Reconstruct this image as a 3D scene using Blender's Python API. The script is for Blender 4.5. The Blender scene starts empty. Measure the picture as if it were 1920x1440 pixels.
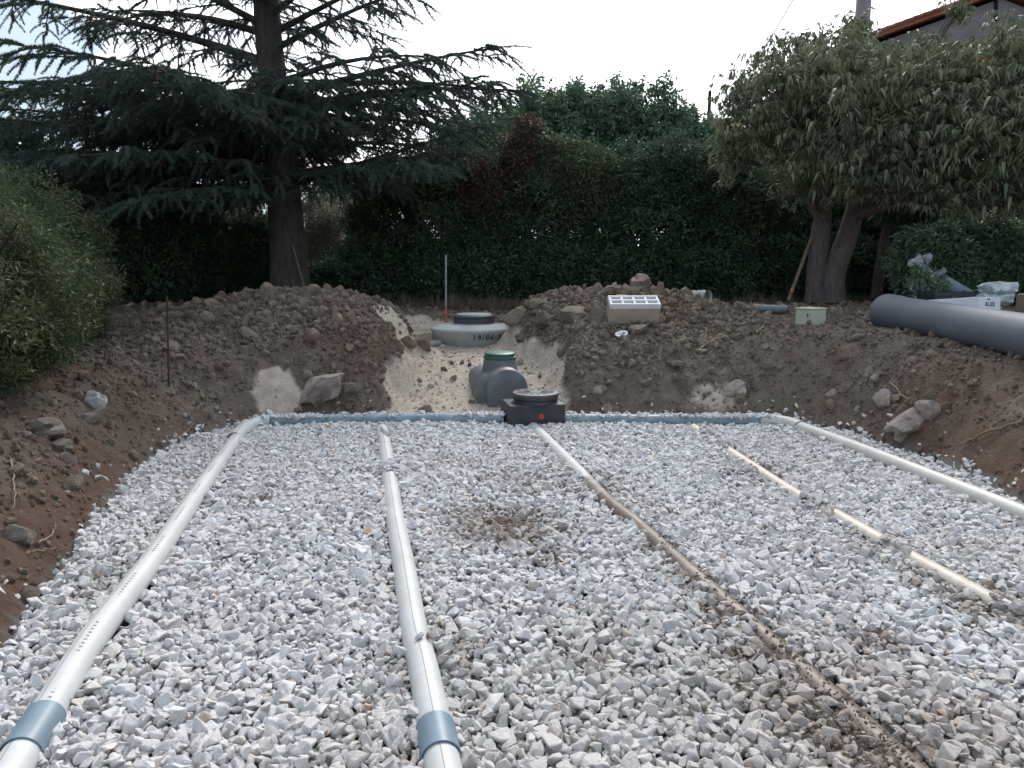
import bpy, bmesh, math, random
import numpy as np
from mathutils import Vector, Matrix, Euler
random.seed(7); rng = np.random.default_rng(7)
SC = bpy.context.scene; COL = SC.collection; PI = math.pi; R = math.radians

# ------------------------------------------------------------------ camera, sky, sun, exposure
F = 1400.0; PITCH = R(9.05); CH = 1.30
cam_d = bpy.data.cameras.new('camera'); cam = bpy.data.objects.new('camera', cam_d); COL.objects.link(cam)
cam.location = (0, 0, CH); cam.rotation_euler = (PI/2 - PITCH, 0, 0)
cam_d.sensor_width = 36; cam_d.lens = 36*F/1920; cam_d.clip_start = .05; cam_d.clip_end = 1500
SC.camera = cam
W = bpy.data.worlds.new('World'); SC.world = W; W.use_nodes = True
wn = W.node_tree; wn.nodes.clear()
wo = wn.nodes.new('ShaderNodeOutputWorld'); bg = wn.nodes.new('ShaderNodeBackground')
sky = wn.nodes.new('ShaderNodeTexSky'); sky.sky_type = 'NISHITA'; sky.sun_disc = False
SUN_EL, SUN_ROT = R(42), R(12)
sky.sun_elevation = SUN_EL; sky.sun_rotation = SUN_ROT
tc = wn.nodes.new('ShaderNodeTexCoord'); mp = wn.nodes.new('ShaderNodeMapping'); mp.inputs['Scale'].default_value = (1, 1, 2.2)
mp.inputs['Location'].default_value = (.35, .1, .2)
nz = wn.nodes.new('ShaderNodeTexNoise'); nz.inputs['Scale'].default_value = 2.6; nz.inputs['Detail'].default_value = 7; nz.inputs['Roughness'].default_value = .55
cr = wn.nodes.new('ShaderNodeValToRGB'); cr.color_ramp.elements[0].position = .40; cr.color_ramp.elements[1].position = .54
cr.color_ramp.elements[0].color = (.7, .7, .7, 1)
mx = wn.nodes.new('ShaderNodeMix'); mx.data_type = 'RGBA'
L = wn.links.new
# cloud veil: brighter round the hidden sun, thinner and bluer away from it, broken by noise
vd = wn.nodes.new('ShaderNodeVectorMath'); vd.operation = 'DOT_PRODUCT'; vd.inputs[1].default_value = (math.sin(SUN_ROT)*math.cos(SUN_EL), math.cos(SUN_ROT)*math.cos(SUN_EL), math.sin(SUN_EL))
L(tc.outputs['Generated'], vd.inputs[0])
ma = wn.nodes.new('ShaderNodeMath'); ma.operation = 'MULTIPLY_ADD'; ma.inputs[1].default_value = .5; L(nz.outputs['Fac'], ma.inputs[0]); L(vd.outputs['Value'], ma.inputs[2])
c2 = wn.nodes.new('ShaderNodeValToRGB'); L(ma.outputs[0], c2.inputs[0]); e = c2.color_ramp.elements
e[0].position = .96; e[0].color = (.36, .43, .51, 1); e[1].position = 1.08; e[1].color = (1.30, 1.32, 1.38, 1)
vm = wn.nodes.new('ShaderNodeVectorMath'); vm.operation = 'SCALE'; vm.inputs['Scale'].default_value = 10.; L(c2.outputs[0], vm.inputs[0]); L(vm.outputs[0], mx.inputs[7])
L(tc.outputs['Generated'], mp.inputs[0]); L(mp.outputs[0], nz.inputs['Vector']); L(nz.outputs['Fac'], cr.inputs[0])
L(cr.outputs[0], mx.inputs[0]); L(sky.outputs[0], mx.inputs[6]); L(mx.outputs[2], bg.inputs[0]); L(bg.outputs[0], wo.inputs[0])
bg.inputs[1].default_value = .1
sd = bpy.data.lights.new('sun', 'SUN'); sun = bpy.data.objects.new('sun', sd); COL.objects.link(sun)
sd.energy = 1.3; sd.angle = R(14); sd.color = (1, .95, .88)
sv = Vector((math.sin(SUN_ROT)*math.cos(SUN_EL), math.cos(SUN_ROT)*math.cos(SUN_EL), math.sin(SUN_EL)))
sun.rotation_euler = sv.to_track_quat('Z', 'Y').to_euler(); sun.location = (0, 0, 20)
vs = SC.view_settings; vs.view_transform = 'Standard'; vs.look = 'None'; vs.gamma = 1; vs.use_curve_mapping = False; vs.exposure = 1.08
SC.cycles.max_bounces = 6; SC.cycles.diffuse_bounces = 3; SC.cycles.glossy_bounces = 2; SC.cycles.transmission_bounces = 4; SC.cycles.transparent_max_bounces = 6

# ------------------------------------------------------------------ helpers
CF = np.array([0, math.cos(PITCH), -math.sin(PITCH)]); CU = np.array([0, math.sin(PITCH), math.cos(PITCH)]); CR = np.array([1., 0, 0])
C0 = np.array([0, 0, CH])
def ray(px, py): return CF + CR*(px-960)/F + CU*(720-py)/F
def on_z(px, py, z=0.):
    d = ray(px, py); return C0 + d*((z-CH)/d[2])
def at_y(px, py, Y):
    d = ray(px, py); return C0 + d*(Y/d[1])

def hsh(i, j, s):
    n = (i*374761393 + j*668265263 + s*974634777) & 0x7fffffff
    n = ((n ^ (n >> 13))*1274126177) & 0x7fffffff
    return ((n ^ (n >> 16)) & 0xffff)/65535.
def vnoise(x, y, s=0):
    xi = np.floor(x).astype(np.int64); yi = np.floor(y).astype(np.int64); fx = x-xi; fy = y-yi
    fx = fx*fx*(3-2*fx); fy = fy*fy*(3-2*fy)
    a = hsh(xi, yi, s); b = hsh(xi+1, yi, s); c = hsh(xi, yi+1, s); d = hsh(xi+1, yi+1, s)
    return (a*(1-fx)+b*fx)*(1-fy) + (c*(1-fx)+d*fx)*fy
def fbm(x, y, o=4, s=0):
    r = 0; a = 1; t = 0
    for k in range(o):
        r = r + a*vnoise(x*2**k, y*2**k, s+k*17); t += a; a *= .5
    return r/t - .5
def worley(x, y, s=0):
    xi = np.floor(x).astype(np.int64); yi = np.floor(y).astype(np.int64); best = np.full(np.shape(x), 9.)
    for dx in (-1, 0, 1):
        for dy in (-1, 0, 1):
            cx = xi+dx+hsh(xi+dx, yi+dy, s); cy = yi+dy+hsh(xi+dx, yi+dy, s+5)
            best = np.minimum(best, (cx-x)**2+(cy-y)**2)
    return np.sqrt(best)
def ss(a, b, x):
    t = np.clip((x-a)/(b-a), 0, 1); return t*t*(3-2*t)

# gravel bed outline on z = 0
edge_px = [(455, 792), (380, 818), (300, 850), (245, 890), (215, 930), (175, 985), (120, 1055), (60, 1130), (0, 1210)]
BED = [tuple(on_z(*p)[:2]) for p in edge_px]
l2 = BED[-1]; BED += [(l2[0]+.05, 1.2), (l2[0]+.1, -2.2), (3.2, -2.2), (3.05, 1.5)]
redge = [(1920, 945), (1830, 893), (1750, 858), (1680, 838), (1600, 812), (1490, 787)]
BED += [tuple(on_z(*p)[:2]) for p in redge]
BED += [tuple(on_z(1200, 780)[:2]), tuple(on_z(700, 780)[:2])]
BEDA = np.array(BED)
def sdf(x, y, poly=BEDA):
    x = np.asarray(x, float); y = np.asarray(y, float)
    d = np.full(x.shape, 1e9); inside = np.zeros(x.shape, bool)
    n = len(poly)
    for i in range(n):
        ax, ay = poly[i]; bx, by = poly[(i+1) % n]
        ex, ey = bx-ax, by-ay
        t = np.clip(((x-ax)*ex+(y-ay)*ey)/(ex*ex+ey*ey), 0, 1)
        d = np.minimum(d, (x-ax-t*ex)**2+(y-ay-t*ey)**2)
        c = ((ay > y) != (by > y))
        xs = ax + (y-ay)/(ey if abs(ey) > 1e-9 else 1e-9)*ex
        inside ^= c & (x < xs)
    d = np.sqrt(d); return np.where(inside, -d, d)

def upper(x, y):
    u = np.clip(.60+.03*(y-7), .50, .85)
    return u + .13*ss(1.6, 3.4, x)*ss(12, 8, y) + .04*ss(-2, -4, x)
def chan(x, y):
    """mask of the sandy channel and its floor height"""
    cx = np.interp(y, [6.0, 6.6, 7.2, 7.7, 8.2, 8.6, 9.2, 10], [-.36, -.36, -.31, -.30, -.46, -.72, -.86, -1.0])
    hw = np.interp(y, [6.0, 6.6, 7.3, 7.8, 8.2, 8.6, 9.2], [.66, .68, .74, .64, .44, .58, .58])
    m = ss(.34, -.14, np.abs(x-cx)-hw + .34*fbm(x*2.6, y*2.6, 4, 91))*ss(9.7, 9.0, y)
    fl = np.interp(y, [6.2, 6.6, 7.0, 7.4, 8.0, 8.6, 9.4], [-.03, .00, .09, .22, .32, .37, .54])
    return m, fl
def height(x, y, fine=True):
    x = np.asarray(x, float); y = np.asarray(y, float)
    wob = .09*fbm(x*1.7, y*1.7, 3, 3)
    d = sdf(x, y) + wob*ss(0, .3, np.abs(y-6.3))
    w = np.where(y > 6.2, .8, .95)
    t = np.clip(d/w, 0, 1)
    h = upper(x, y)*(1-(1-t)**1.8)
    mk = ss(0, .7, d)
    ml = np.exp(-(((x+2.45)/1.25)**2+((y-8.4)/.85)**2)**1.15)*.37
    ml2 = np.exp(-(((x+1.75)/.6)**2+((y-7.5)/.6)**2))*.16
    mr = np.exp(-(((x-1.35)/1.05)**2+((y-8.35)/.75)**2)**1.1)*.38
    mr2 = np.exp(-((np.maximum(0, np.abs(x-.42)-.15)/.28)**2+((y-8.6)/.42)**2))*.16
    h = h + mk*(ml+ml2+mr+mr2)
    m, fl = chan(x, y)
    h = h*(1-m) + fl*m
    h = h + .30*np.exp(-(((x-.20)/.27)**2+((y-8.62)/.24)**2)**1.2)*m
    if fine:
        o = ss(-.02, .25, d)
        h = h + o*(1-.80*m)*(.09*fbm(x*1.6, y*1.6, 3, 11) + .045*fbm(x*6, y*6, 3, 23) + .052*(.45-worley(x*8, y*8, 4)) + .024*(.45-worley(x*20, y*20, 9)))
    return np.where(d < 0, np.minimum(-.05, -.05+0*d), np.maximum(h, -.05))
def gz(x, y): return float(height(np.array([x]), np.array([y]))[0])
def ground(px, py, ymax=30):
    d = ray(px, py); ts = np.linspace(1.2, ymax, 1500); P = C0[None]+d[None]*ts[:, None]
    h = height(P[:, 0], P[:, 1], False); i = np.argmax(P[:, 2] < h)
    return P[i] if P[i, 2] < h[i] else P[-1]

# ---------------- materials
def node_mat(name, rough=.8, spec=.25):
    m = bpy.data.materials.new(name); m.use_nodes = True; nt = m.node_tree; b = nt.nodes['Principled BSDF']
    b.inputs['Roughness'].default_value = rough; b.inputs['Specular IOR Level'].default_value = spec
    return m, nt, b
def N(nt, t, **k):
    n = nt.nodes.new(t)
    for a, v in k.items():
        if a.startswith('i_'): n.inputs[a[2:].replace('_', ' ')].default_value = v
        else: setattr(n, a, v)
    return n
def coord(nt, kind='pos'):
    if kind == 'pos': return nt.nodes.new('ShaderNodeNewGeometry').outputs['Position']
    return nt.nodes.new('ShaderNodeTexCoord').outputs['Object']
def noise(nt, co, scale, detail=4, rough=.55):
    n = N(nt, 'ShaderNodeTexNoise'); n.inputs['Scale'].default_value = scale; n.inputs['Detail'].default_value = detail; n.inputs['Roughness'].default_value = rough
    nt.links.new(co, n.inputs['Vector']); return n.outputs['Fac']
def ramp(nt, fac, stops, interp='LINEAR'):
    r = nt.nodes.new('ShaderNodeValToRGB'); cr = r.color_ramp; cr.interpolation = interp
    while len(cr.elements) < len(stops): cr.elements.new(.5)
    for e, (p, c) in zip(cr.elements, stops):
        e.position = p; e.color = (*c, 1) if len(c) == 3 else c
    nt.links.new(fac, r.inputs[0]); return r.outputs[0]
def mixc(nt, fac, a, b, mode='MIX'):
    m = nt.nodes.new('ShaderNodeMix'); m.data_type = 'RGBA'; m.blend_type = mode
    for s, v in ((m.inputs[0], fac), (m.inputs[6], a), (m.inputs[7], b)):
        if isinstance(v, (int, float)): s.default_value = v
        elif isinstance(v, tuple): s.default_value = (*v, 1)
        else: nt.links.new(v, s)
    return m.outputs[2]
def math_(nt, op, a, b=0., clamp=False):
    m = nt.nodes.new('ShaderNodeMath'); m.operation = op; m.use_clamp = clamp
    for s, v in zip(m.inputs, (a, b)):
        if isinstance(v, (int, float)): s.default_value = v
        else: nt.links.new(v, s)
    return m.outputs[0]
def bump(nt, b, h, st=.4, dist=.01):
    n = nt.nodes.new('ShaderNodeBump'); n.inputs['Strength'].default_value = st; n.inputs['Distance'].default_value = dist
    nt.links.new(h, n.inputs['Height']); nt.links.new(n.outputs[0], b.inputs['Normal'])
def attr(nt, name, t='GEOMETRY', out='Fac'):
    a = nt.nodes.new('ShaderNodeAttribute'); a.attribute_name = name; a.attribute_type = t; return a.outputs[out]
def rnd(nt): return nt.nodes.new('ShaderNodeObjectInfo').outputs['Random']
def simple(name, stops, scale=8, rough=.8, spec=.25, bmp=.3, bscale=60, bdist=.004, co='obj', detail=5, per=0.):
    m, nt, b = node_mat(name, rough, spec); c = coord(nt, co)
    col = ramp(nt, noise(nt, c, scale, detail), stops)
    if per: 
        v = math_(nt, 'ADD', math_(nt, 'MULTIPLY', rnd(nt), per), 1-per/2); h = N(nt, 'ShaderNodeHueSaturation'); nt.links.new(v, h.inputs['Value']); nt.links.new(col, h.inputs['Color']); col = h.outputs[0]
    nt.links.new(col, b.inputs['Base Color'])
    if bmp: bump(nt, b, noise(nt, c, bscale, 5, .6), bmp, bdist)
    return m
def spots(nt, lst, co):
    """stain mask: max over (x, y, radius, strength) with a ragged edge"""
    s = N(nt, 'ShaderNodeSeparateXYZ'); nt.links.new(co, s.inputs[0])
    c = N(nt, 'ShaderNodeCombineXYZ'); nt.links.new(s.outputs[0], c.inputs[0]); nt.links.new(s.outputs[1], c.inputs[1])
    nn = noise(nt, co, 14, 5, .65); wob = math_(nt, 'MULTIPLY', math_(nt, 'SUBTRACT', nn, .5), .5)
    acc = None
    for x, y, r, st in lst:
        v = N(nt, 'ShaderNodeVectorMath'); v.operation = 'DISTANCE'; nt.links.new(c.outputs[0], v.inputs[0]); v.inputs[1].default_value = (x, y, 0)
        d = math_(nt, 'ADD', v.outputs['Value'], wob)
        mr = N(nt, 'ShaderNodeMapRange'); mr.interpolation_type = 'SMOOTHSTEP'
        nt.links.new(d, mr.inputs[0]); mr.inputs[1].default_value = r*1.25; mr.inputs[2].default_value = r*.45; mr.inputs[3].default_value = 0; mr.inputs[4].default_value = st
        acc = mr.outputs[0] if acc is None else math_(nt, 'MAXIMUM', acc, mr.outputs[0])
    return acc

SOIL = [(.22, (.098, .072, .056)), (.42, (.168, .129, .101)), (.58, (.235, .186, .148)), (.75, (.32, .265, .215))]
def soil_color(nt, co):
    col = ramp(nt, noise(nt, co, 7, 8, .62), SOIL)
    big = noise(nt, co, .9, 3, .5)
    col = mixc(nt, ramp(nt, big, [(.50, (0,)*3), (.68, (.4,)*3)]), col, (.155, .09, .065))
    big2 = noise(nt, co, 1.7, 3, .5)
    col = mixc(nt, ramp(nt, big2, [(.52, (0,)*3), (.70, (.6,)*3)]), col, (.195, .175, .13))
    return col
def make_soil(name, terrain=True):
    m, nt, b = node_mat(name, .95, .12); co = coord(nt)
    col = soil_color(nt, co)
    if terrain:
        sand = ramp(nt, noise(nt, co, 10, 6, .6), [(.3, (.52, .42, .33)), (.55, (.66, .56, .46)), (.75, (.74, .65, .56))])
        f = math_(nt, 'ADD', attr(nt, 'sand'), math_(nt, 'MULTIPLY', math_(nt, 'SUBTRACT', noise(nt, co, 5, 6, .7), .5), .7))
        f = ramp(nt, f, [(.42, (0,)*3), (.58, (1,)*3)])
        col = mixc(nt, f, col, sand)
        col = mixc(nt, ramp(nt, attr(nt, 'red'), [(.1, (0,)*3), (.9, (.6,)*3)]), col, (.135, .070, .049))
        col = mixc(nt, attr(nt, 'base'), col, (.20, .185, .17))
        sp = ramp(nt, noise(nt, co, 55, 2, .5), [(.66, (0,)*3), (.70, (.5,)*3)])
        col = mixc(nt, sp, col, (.36, .31, .26))
        bump(nt, b, noise(nt, co, 30, 8, .75), 1., .05)
    else:
        v = math_(nt, 'ADD', math_(nt, 'MULTIPLY', rnd(nt), .75), .95)
        h = N(nt, 'ShaderNodeHueSaturation'); nt.links.new(v, h.inputs['Value']); nt.links.new(col, h.inputs['Color']); col = h.outputs[0]
        bump(nt, b, noise(nt, coord(nt, 'obj'), 3.5, 8, .7), .7, .12)
    nt.links.new(col, b.inputs['Base Color']); return m
M_soil = make_soil('soil'); M_clod = make_soil('clod_soil', False)

pt = lambda x, y: tuple(on_z(x, y)[:2])
MUD = [(*pt(955, 985), .34, .8), (*pt(900, 965), .2, .6), (*pt(1040, 1045), .12, .6), (*pt(820, 1235), .22, .4), (*pt(1640, 1200), .09, .8), (*pt(1520, 1330), .15, .7), (*pt(1400, 1290), .10, .35),
       (*pt(1300, 1090), .12, .8), (*pt(1350, 1150), .10, .8), (*pt(1430, 1220), .11, .7), (*pt(1570, 1390), .15, .8), (*pt(1240, 1030), .1, .7), (*pt(1680, 1430), .15, .7),
       (*pt(1420, 890), .3, .3), (*pt(1640, 1015), .2, .4), (*pt(1730, 1080), .16, .5), (*pt(1850, 1130), .2, .7), (*pt(1100, 1240), .12, .35),
       (*pt(1800, 1400), .25, .3), (*pt(1000, 905), .35, .28), (*pt(200, 1080), .2, .3), (*pt(490, 935), .06, .8), (*pt(1120, 900), .25, .25)]
def make_gravel():
    m, nt, b = node_mat('crushed_limestone', .85, .2); co = coord(nt); oc = coord(nt, 'obj')
    col = ramp(nt, rnd(nt), [(0, (.54, .53, .53)), (.2, (.64, .63, .625)), (.4, (.58, .575, .57)), (.6, (.69, .68, .68)), (.75, (.62, .60, .59)), (.88, (.63, .595, .57)), (.96, (.56, .53, .51)), (.994, (.58, .52, .46)), (1, (.46, .31, .21))])
    col = mixc(nt, .8, col, ramp(nt, noise(nt, oc, 2.2, 6, .65), [(.3, (.62,)*3), (.5, (.9,)*3), (.7, (1.08,)*3)]), 'MULTIPLY')
    # pinkish zone and dust
    pink = ramp(nt, noise(nt, co, 1.4, 4, .6), [(.47, (0,)*3), (.68, (.5,)*3)])
    col = mixc(nt, pink, col, (.52, .45, .43))
    near = spots(nt, [(-.1, 1.7, .6, .35), (.9, 1.9, .7, .45), (.5, 2.4, .5, .3)], co)
    col = mixc(nt, near, col, (.36, .30, .26))
    md = spots(nt, MUD, co)
    md2 = math_(nt, 'MULTIPLY', md, math_(nt, 'ADD', math_(nt, 'MULTIPLY', rnd(nt), .9), .35), True)
    col = mixc(nt, md2, col, (.20, .145, .105))
    nt.links.new(col, b.inputs['Base Color'])
    bump(nt, b, noise(nt, oc, 4, 6, .65), .35, .1)
    return m
M_gravel = make_gravel()

def make_pipe(name, cols, dirtamt, stain=(.30, .22, .16), mark=None):
    m, nt, b = node_mat(name, .5, .4); co = coord(nt)
    col = ramp(nt, noise(nt, co, 6, 5, .6), cols)
    d = ramp(nt, noise(nt, co, 16, 8, .7), [(.55-dirtamt*.35, (0,)*3), (.75-dirtamt*.3, (min(1, .4+dirtamt),)*3)])
    col = mixc(nt, d, col, stain)
    if mark:
        uv = N(nt, 'ShaderNodeUVMap'); uv.uv_map = 'run'
        s = N(nt, 'ShaderNodeSeparateXYZ'); nt.links.new(uv.outputs[0], s.inputs[0]); u, v = s.outputs[0], s.outputs[1]
        def band(x, c, w): return math_(nt, 'LESS_THAN', math_(nt, 'ABSOLUTE', math_(nt, 'SUBTRACT', x, c)), w)
        if 'mud' in mark:
            g_ = math_(nt, 'ADD', u, math_(nt, 'MULTIPLY', math_(nt, 'SUBTRACT', noise(nt, co, 7, 6, .7), .5), 1.6))
            mm = ramp(nt, math_(nt, 'MULTIPLY', math_(nt, 'SUBTRACT', g_, mark['mud']), 1.6, True), [(.1, (0,)*3), (.8, (1,)*3)])
            mudc = ramp(nt, noise(nt, co, 11, 8, .7), [(.3, (.085, .063, .048)), (.5, (.125, .094, .073)), (.70, (.20, .16, .13))])
            col = mixc(nt, mm, col, mudc)
        if 'seam' in mark:
            col = mixc(nt, math_(nt, 'MULTIPLY', band(v, mark['seam'], .0045), .75), col, (.12, .11, .11))
        if 'print' in mark:
            fr = math_(nt, 'FRACT', math_(nt, 'MULTIPLY', u, 40.)); bar = math_(nt, 'LESS_THAN', fr, .42)
            blk = math_(nt, 'LESS_THAN', math_(nt, 'FRACT', math_(nt, 'MULTIPLY', u, 2.3)), .5)
            wd = noise(nt, uv.outputs[0], 90, 2)
            col = mixc(nt, math_(nt, 'MULTIPLY', math_(nt, 'MULTIPLY', math_(nt, 'MULTIPLY', bar, blk), band(v, mark['print'], .016)), math_(nt, 'GREATER_THAN', wd, .42)), col, (.10, .10, .11))
    nt.links.new(col, b.inputs['Base Color']); bump(nt, b, noise(nt, co, 50, 5, .7), .15 + dirtamt*.5, .004); return m
WHITE = [(.3, (0.437, 0.442, 0.429)), (.7, (0.510, 0.515, 0.510))]
CREAM = [(.3, (0.378, 0.342, 0.288)), (.7, (0.477, 0.441, 0.387))]
M_pipe_w = make_pipe('white_pvc', WHITE, .02, (.5, .46, .40), {'print': .22, 'seam': .30})
M_pipe_d = make_pipe('dusty_white_pvc', [(.3, (0.405, 0.410, 0.397)), (.7, (0.486, 0.494, 0.494))], .2, (.45, .40, .34), {'seam': .26})
M_pipe_c = make_pipe('cream_pvc', [(.3, (0.423, 0.410, 0.369)), (.7, (0.513, 0.504, 0.468))], .15, (.42, .35, .28), {'seam': .35})
M_pipe_s = make_pipe('sandy_pvc', CREAM, .35, (.36, .27, .20))
M_pipe_g = make_pipe('pvc_turning_muddy', [(.3, (0.405, 0.410, 0.397)), (.7, (0.486, 0.494, 0.494))], .15, (.45, .40, .34), {'mud': 1.35, 'seam': .26})
M_pipe_m = make_pipe('muddy_pvc', [(.3, (.12, .09, .07)), (.5, (.18, .135, .11)), (.66, (.27, .22, .185))], .8, (.15, .115, .09), {'seam': .24})
M_pvc_grey = simple('grey_pvc', [(.3, (.12, .17, .21)), (.7, (.16, .22, .26))], 6, .42, .45, .08, 40, .003, 'pos')
M_pvc_far = simple('dusty_grey_pvc', [(.35, (.15, .21, .25)), (.6, (.22, .28, .31)), (.8, (.36, .37, .37))], 9, .5, .4, .15, 40, .003, 'pos')
M_big = simple('dark_grey_pipe_plastic', [(.3, (.085, .095, .11)), (.7, (.125, .14, .16))], 3, .6, .3, .1, 30, .004, 'pos')
M_dark = simple('pipe_inside', [(.3, (.01, .01, .012)), (.7, (.02, .02, .022))], 3, .8, .2, 0)
M_tank = simple('grey_polyethylene', [(.3, (.085, .095, .103)), (.5, (.115, .127, .135)), (.72, (.19, .18, .165))], 5, .5, .4, .2, 45, .003, 'pos')
M_green = simple('green_plastic', [(.3, (.025, .085, .065)), (.7, (.045, .12, .095))], 9, .45, .4, .1)
M_black = simple('black_plastic', [(.3, (.028, .030, .036)), (.6, (.045, .048, .055)), (.85, (.10, .10, .10))], 10, .55, .35, .3, 70, .004, 'pos')
M_lid = simple('dark_lid_plastic', [(.3, (.045, .048, .056)), (.7, (.085, .088, .10))], 8, .5, .4, .25, 70, .003, 'pos')
M_red = simple('red_plastic', [(.3, (.50, .02, .03)), (.7, (.62, .04, .05))], 9, .4, .5, 0)
M_conc = simple('pale_concrete', [(.3, (.29, .31, .30)), (.6, (.38, .40, .38)), (.8, (.44, .42, .37))], 5, .9, .2, .4, 60, .004, 'pos')
M_ink = simple('blue_stencil_ink', [(.3, (.02, .04, .07)), (.7, (.04, .07, .10))], 30, .8, .2, 0)
M_block = simple('concrete_block_beige', [(.3, (.34, .28, .22)), (.6, (.42, .35, .28)), (.8, (.46, .39, .32))], 9, .95, .1, .7, 90, .005)
M_block_w = simple('block_white_rim', [(.3, (.62, .60, .60)), (.7, (.72, .71, .72))], 9, .9, .2, .4, 90, .003)
M_cell = simple('block_cell_grey', [(.3, (.16, .145, .13)), (.7, (.22, .20, .18))], 9, .95, .1, .5, 90, .003)
M_cream = simple('cream_painted_box', [(.3, (.42, .42, .33)), (.6, (.50, .50, .40)), (.8, (.55, .54, .44))], 6, .7, .3, .15, 40, .003)
M_white = simple('white_carton', [(.3, (.66, .67, .70)), (.7, (.75, .76, .80))], 6, .7, .3, .1)
M_card = simple('brown_cardboard', [(.3, (.17, .12, .09)), (.7, (.24, .175, .13))], 6, .9, .1, .2)
M_rock = simple('limestone_rock', [(.25, (.22, .17, .14)), (.5, (.38, .32, .28)), (.75, (.50, .44, .40))], 2.2, .92, .15, .8, 14, .03, 'obj', 8, .25)
M_rockp = simple('pale_pebbles', [(.25, (.42, .34, .27)), (.6, (.58, .50, .42))], 2.2, .92, .15, .5, 14, .03, 'obj', 6, .5)
M_rockw = simple('pale_limestone_rock', [(.25, (.38, .35, .33)), (.6, (.58, .55, .53))], 2.2, .9, .15, .7, 14, .03, 'obj', 8)
M_rockg = simple('grey_green_rock', [(.25, (.13, .10, .08)), (.5, (.24, .21, .17)), (.75, (.34, .31, .26))], 2.2, .92, .15, .8, 14, .03, 'obj', 8)
M_rust = simple('rusty_steel', [(.3, (.05, .03, .022)), (.7, (.10, .055, .035))], 20, .85, .2, .3)
M_steel = simple('galvanised_steel', [(.3, (.20, .22, .23)), (.7, (.28, .30, .31))], 20, .5, .4, .1)
M_orange = simple('orange_paint', [(.3, (.35, .10, .06)), (.7, (.48, .15, .09))], 20, .7, .3, .1)
M_wood = simple('weathered_wood', [(.3, (.13, .095, .065)), (.7, (.22, .165, .12))], 14, .9, .1, .4)
M_root = simple('pale_root', [(.3, (.24, .18, .12)), (.7, (.36, .29, .21))], 14, .9, .1, .4)
M_polec = simple('concrete_pole', [(.3, (.17, .15, .145)), (.7, (.22, .20, .195))], 4, .9, .15, .2, 30, .005, 'pos')
M_wall = simple('plaster_wall', [(.3, (.20, .18, .19)), (.7, (.26, .235, .24))], 2, .95, .1, .2, 30, .006, 'pos')
M_tile = simple('terracotta_tile', [(.3, (.24, .085, .055)), (.7, (.36, .15, .10))], 3, .9, .15, .3, 30, .006, 'obj', 5, .3)
M_wire = simple('black_cable', [(.3, (.02,)*3), (.7, (.03,)*3)], 3, .7, .2, 0)
M_crate = simple('black_crate_plastic', [(.3, (.03, .035, .045)), (.7, (.05, .055, .07))], 6, .5, .4, .1)

M_sheet = simple('dull_white_plastic', [(.3, (.30, .31, .34)), (.7, (.46, .47, .50))], 5, .5, .4, .3, 20, .01)
def bark(name, stops, s=1.):
    m, nt, b = node_mat(name, .95, .1); co = coord(nt, 'obj')
    mp = N(nt, 'ShaderNodeMapping'); mp.inputs['Scale'].default_value = (9*s, 9*s, 2.2*s); nt.links.new(co, mp.inputs[0])
    n = noise(nt, mp.outputs[0], 2, 8, .7); nt.links.new(ramp(nt, n, stops), b.inputs['Base Color']); bump(nt, b, n, .9, .05); return m
M_bark_c = bark('cedar_bark', [(.3, (.045, .038, .034)), (.6, (.10, .088, .08)), (.8, (.15, .135, .125))])
M_bark_f = bark('fruit_tree_bark', [(.3, (.09, .07, .066)), (.55, (.165, .135, .128)), (.8, (.24, .205, .19))], 1.6)
M_bark_d = bark('dark_bark', [(.3, (.02, .016, .013)), (.7, (.05, .04, .034))])

def leaf_mat(name, stops, big, bigscale=1.2, trans=.25, rough=.55, bigamt=.7):
    m, nt, b = node_mat(name, rough, .3); co = coord(nt)
    col = ramp(nt, rnd(nt), stops)
    f = ramp(nt, noise(nt, co, bigscale, 4, .6), [(.42, (0,)*3), (.68, (bigamt,)*3)])
    col = mixc(nt, f, col, big)
    nt.links.new(col, b.inputs['Base Color'])
    tr = N(nt, 'ShaderNodeBsdfTranslucent'); nt.links.new(col, tr.inputs[0]); ms = N(nt, 'ShaderNodeMixShader'); ms.inputs[0].default_value = trans
    nt.links.new(b.outputs[0], ms.inputs[1]); nt.links.new(tr.outputs[0], ms.inputs[2]); nt.links.new(ms.outputs[0], nt.nodes['Material Output'].inputs[0]); return m
M_cedar = leaf_mat('cedar_needles', [(0, (0.041, 0.071, 0.053)), (.5, (0.064, 0.103, 0.078)), (.93, (0.087, 0.127, 0.092)), (.97, (0.115, 0.086, 0.057)), (1, (0.127, 0.086, 0.057))], (0.092, 0.124, 0.109), .9, .12)
M_hedge = leaf_mat('hedge_leaves', [(0, (0.032, 0.061, 0.032)), (.5, (0.052, 0.096, 0.049)), (1, (0.080, 0.128, 0.065))], (0.072, 0.096, 0.065), .8)
M_hedgeb = leaf_mat('browning_hedge_leaves', [(0, (0.088, 0.050, 0.033)), (.5, (0.110, 0.072, 0.050)), (1, (0.066, 0.077, 0.044))], (0.099, 0.077, 0.055), .8)
M_broad = leaf_mat('broadleaf_tree_leaves', [(0, (0.070, 0.120, 0.077)), (.5, (0.112, 0.179, 0.109)), (1, (0.165, 0.242, 0.136))], (0.116, 0.165, 0.106), .8)
M_fruit = leaf_mat('drooping_leaves', [(0, (0.091, 0.124, 0.065)), (.4, (0.137, 0.169, 0.094)), (.8, (0.189, 0.215, 0.130)), (.96, (0.221, 0.221, 0.143)), (.992, (0.247, 0.215, 0.117)), (1, (0.390, 0.221, 0.078))], (0.195, 0.195, 0.137), 1.1, .25)
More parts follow.
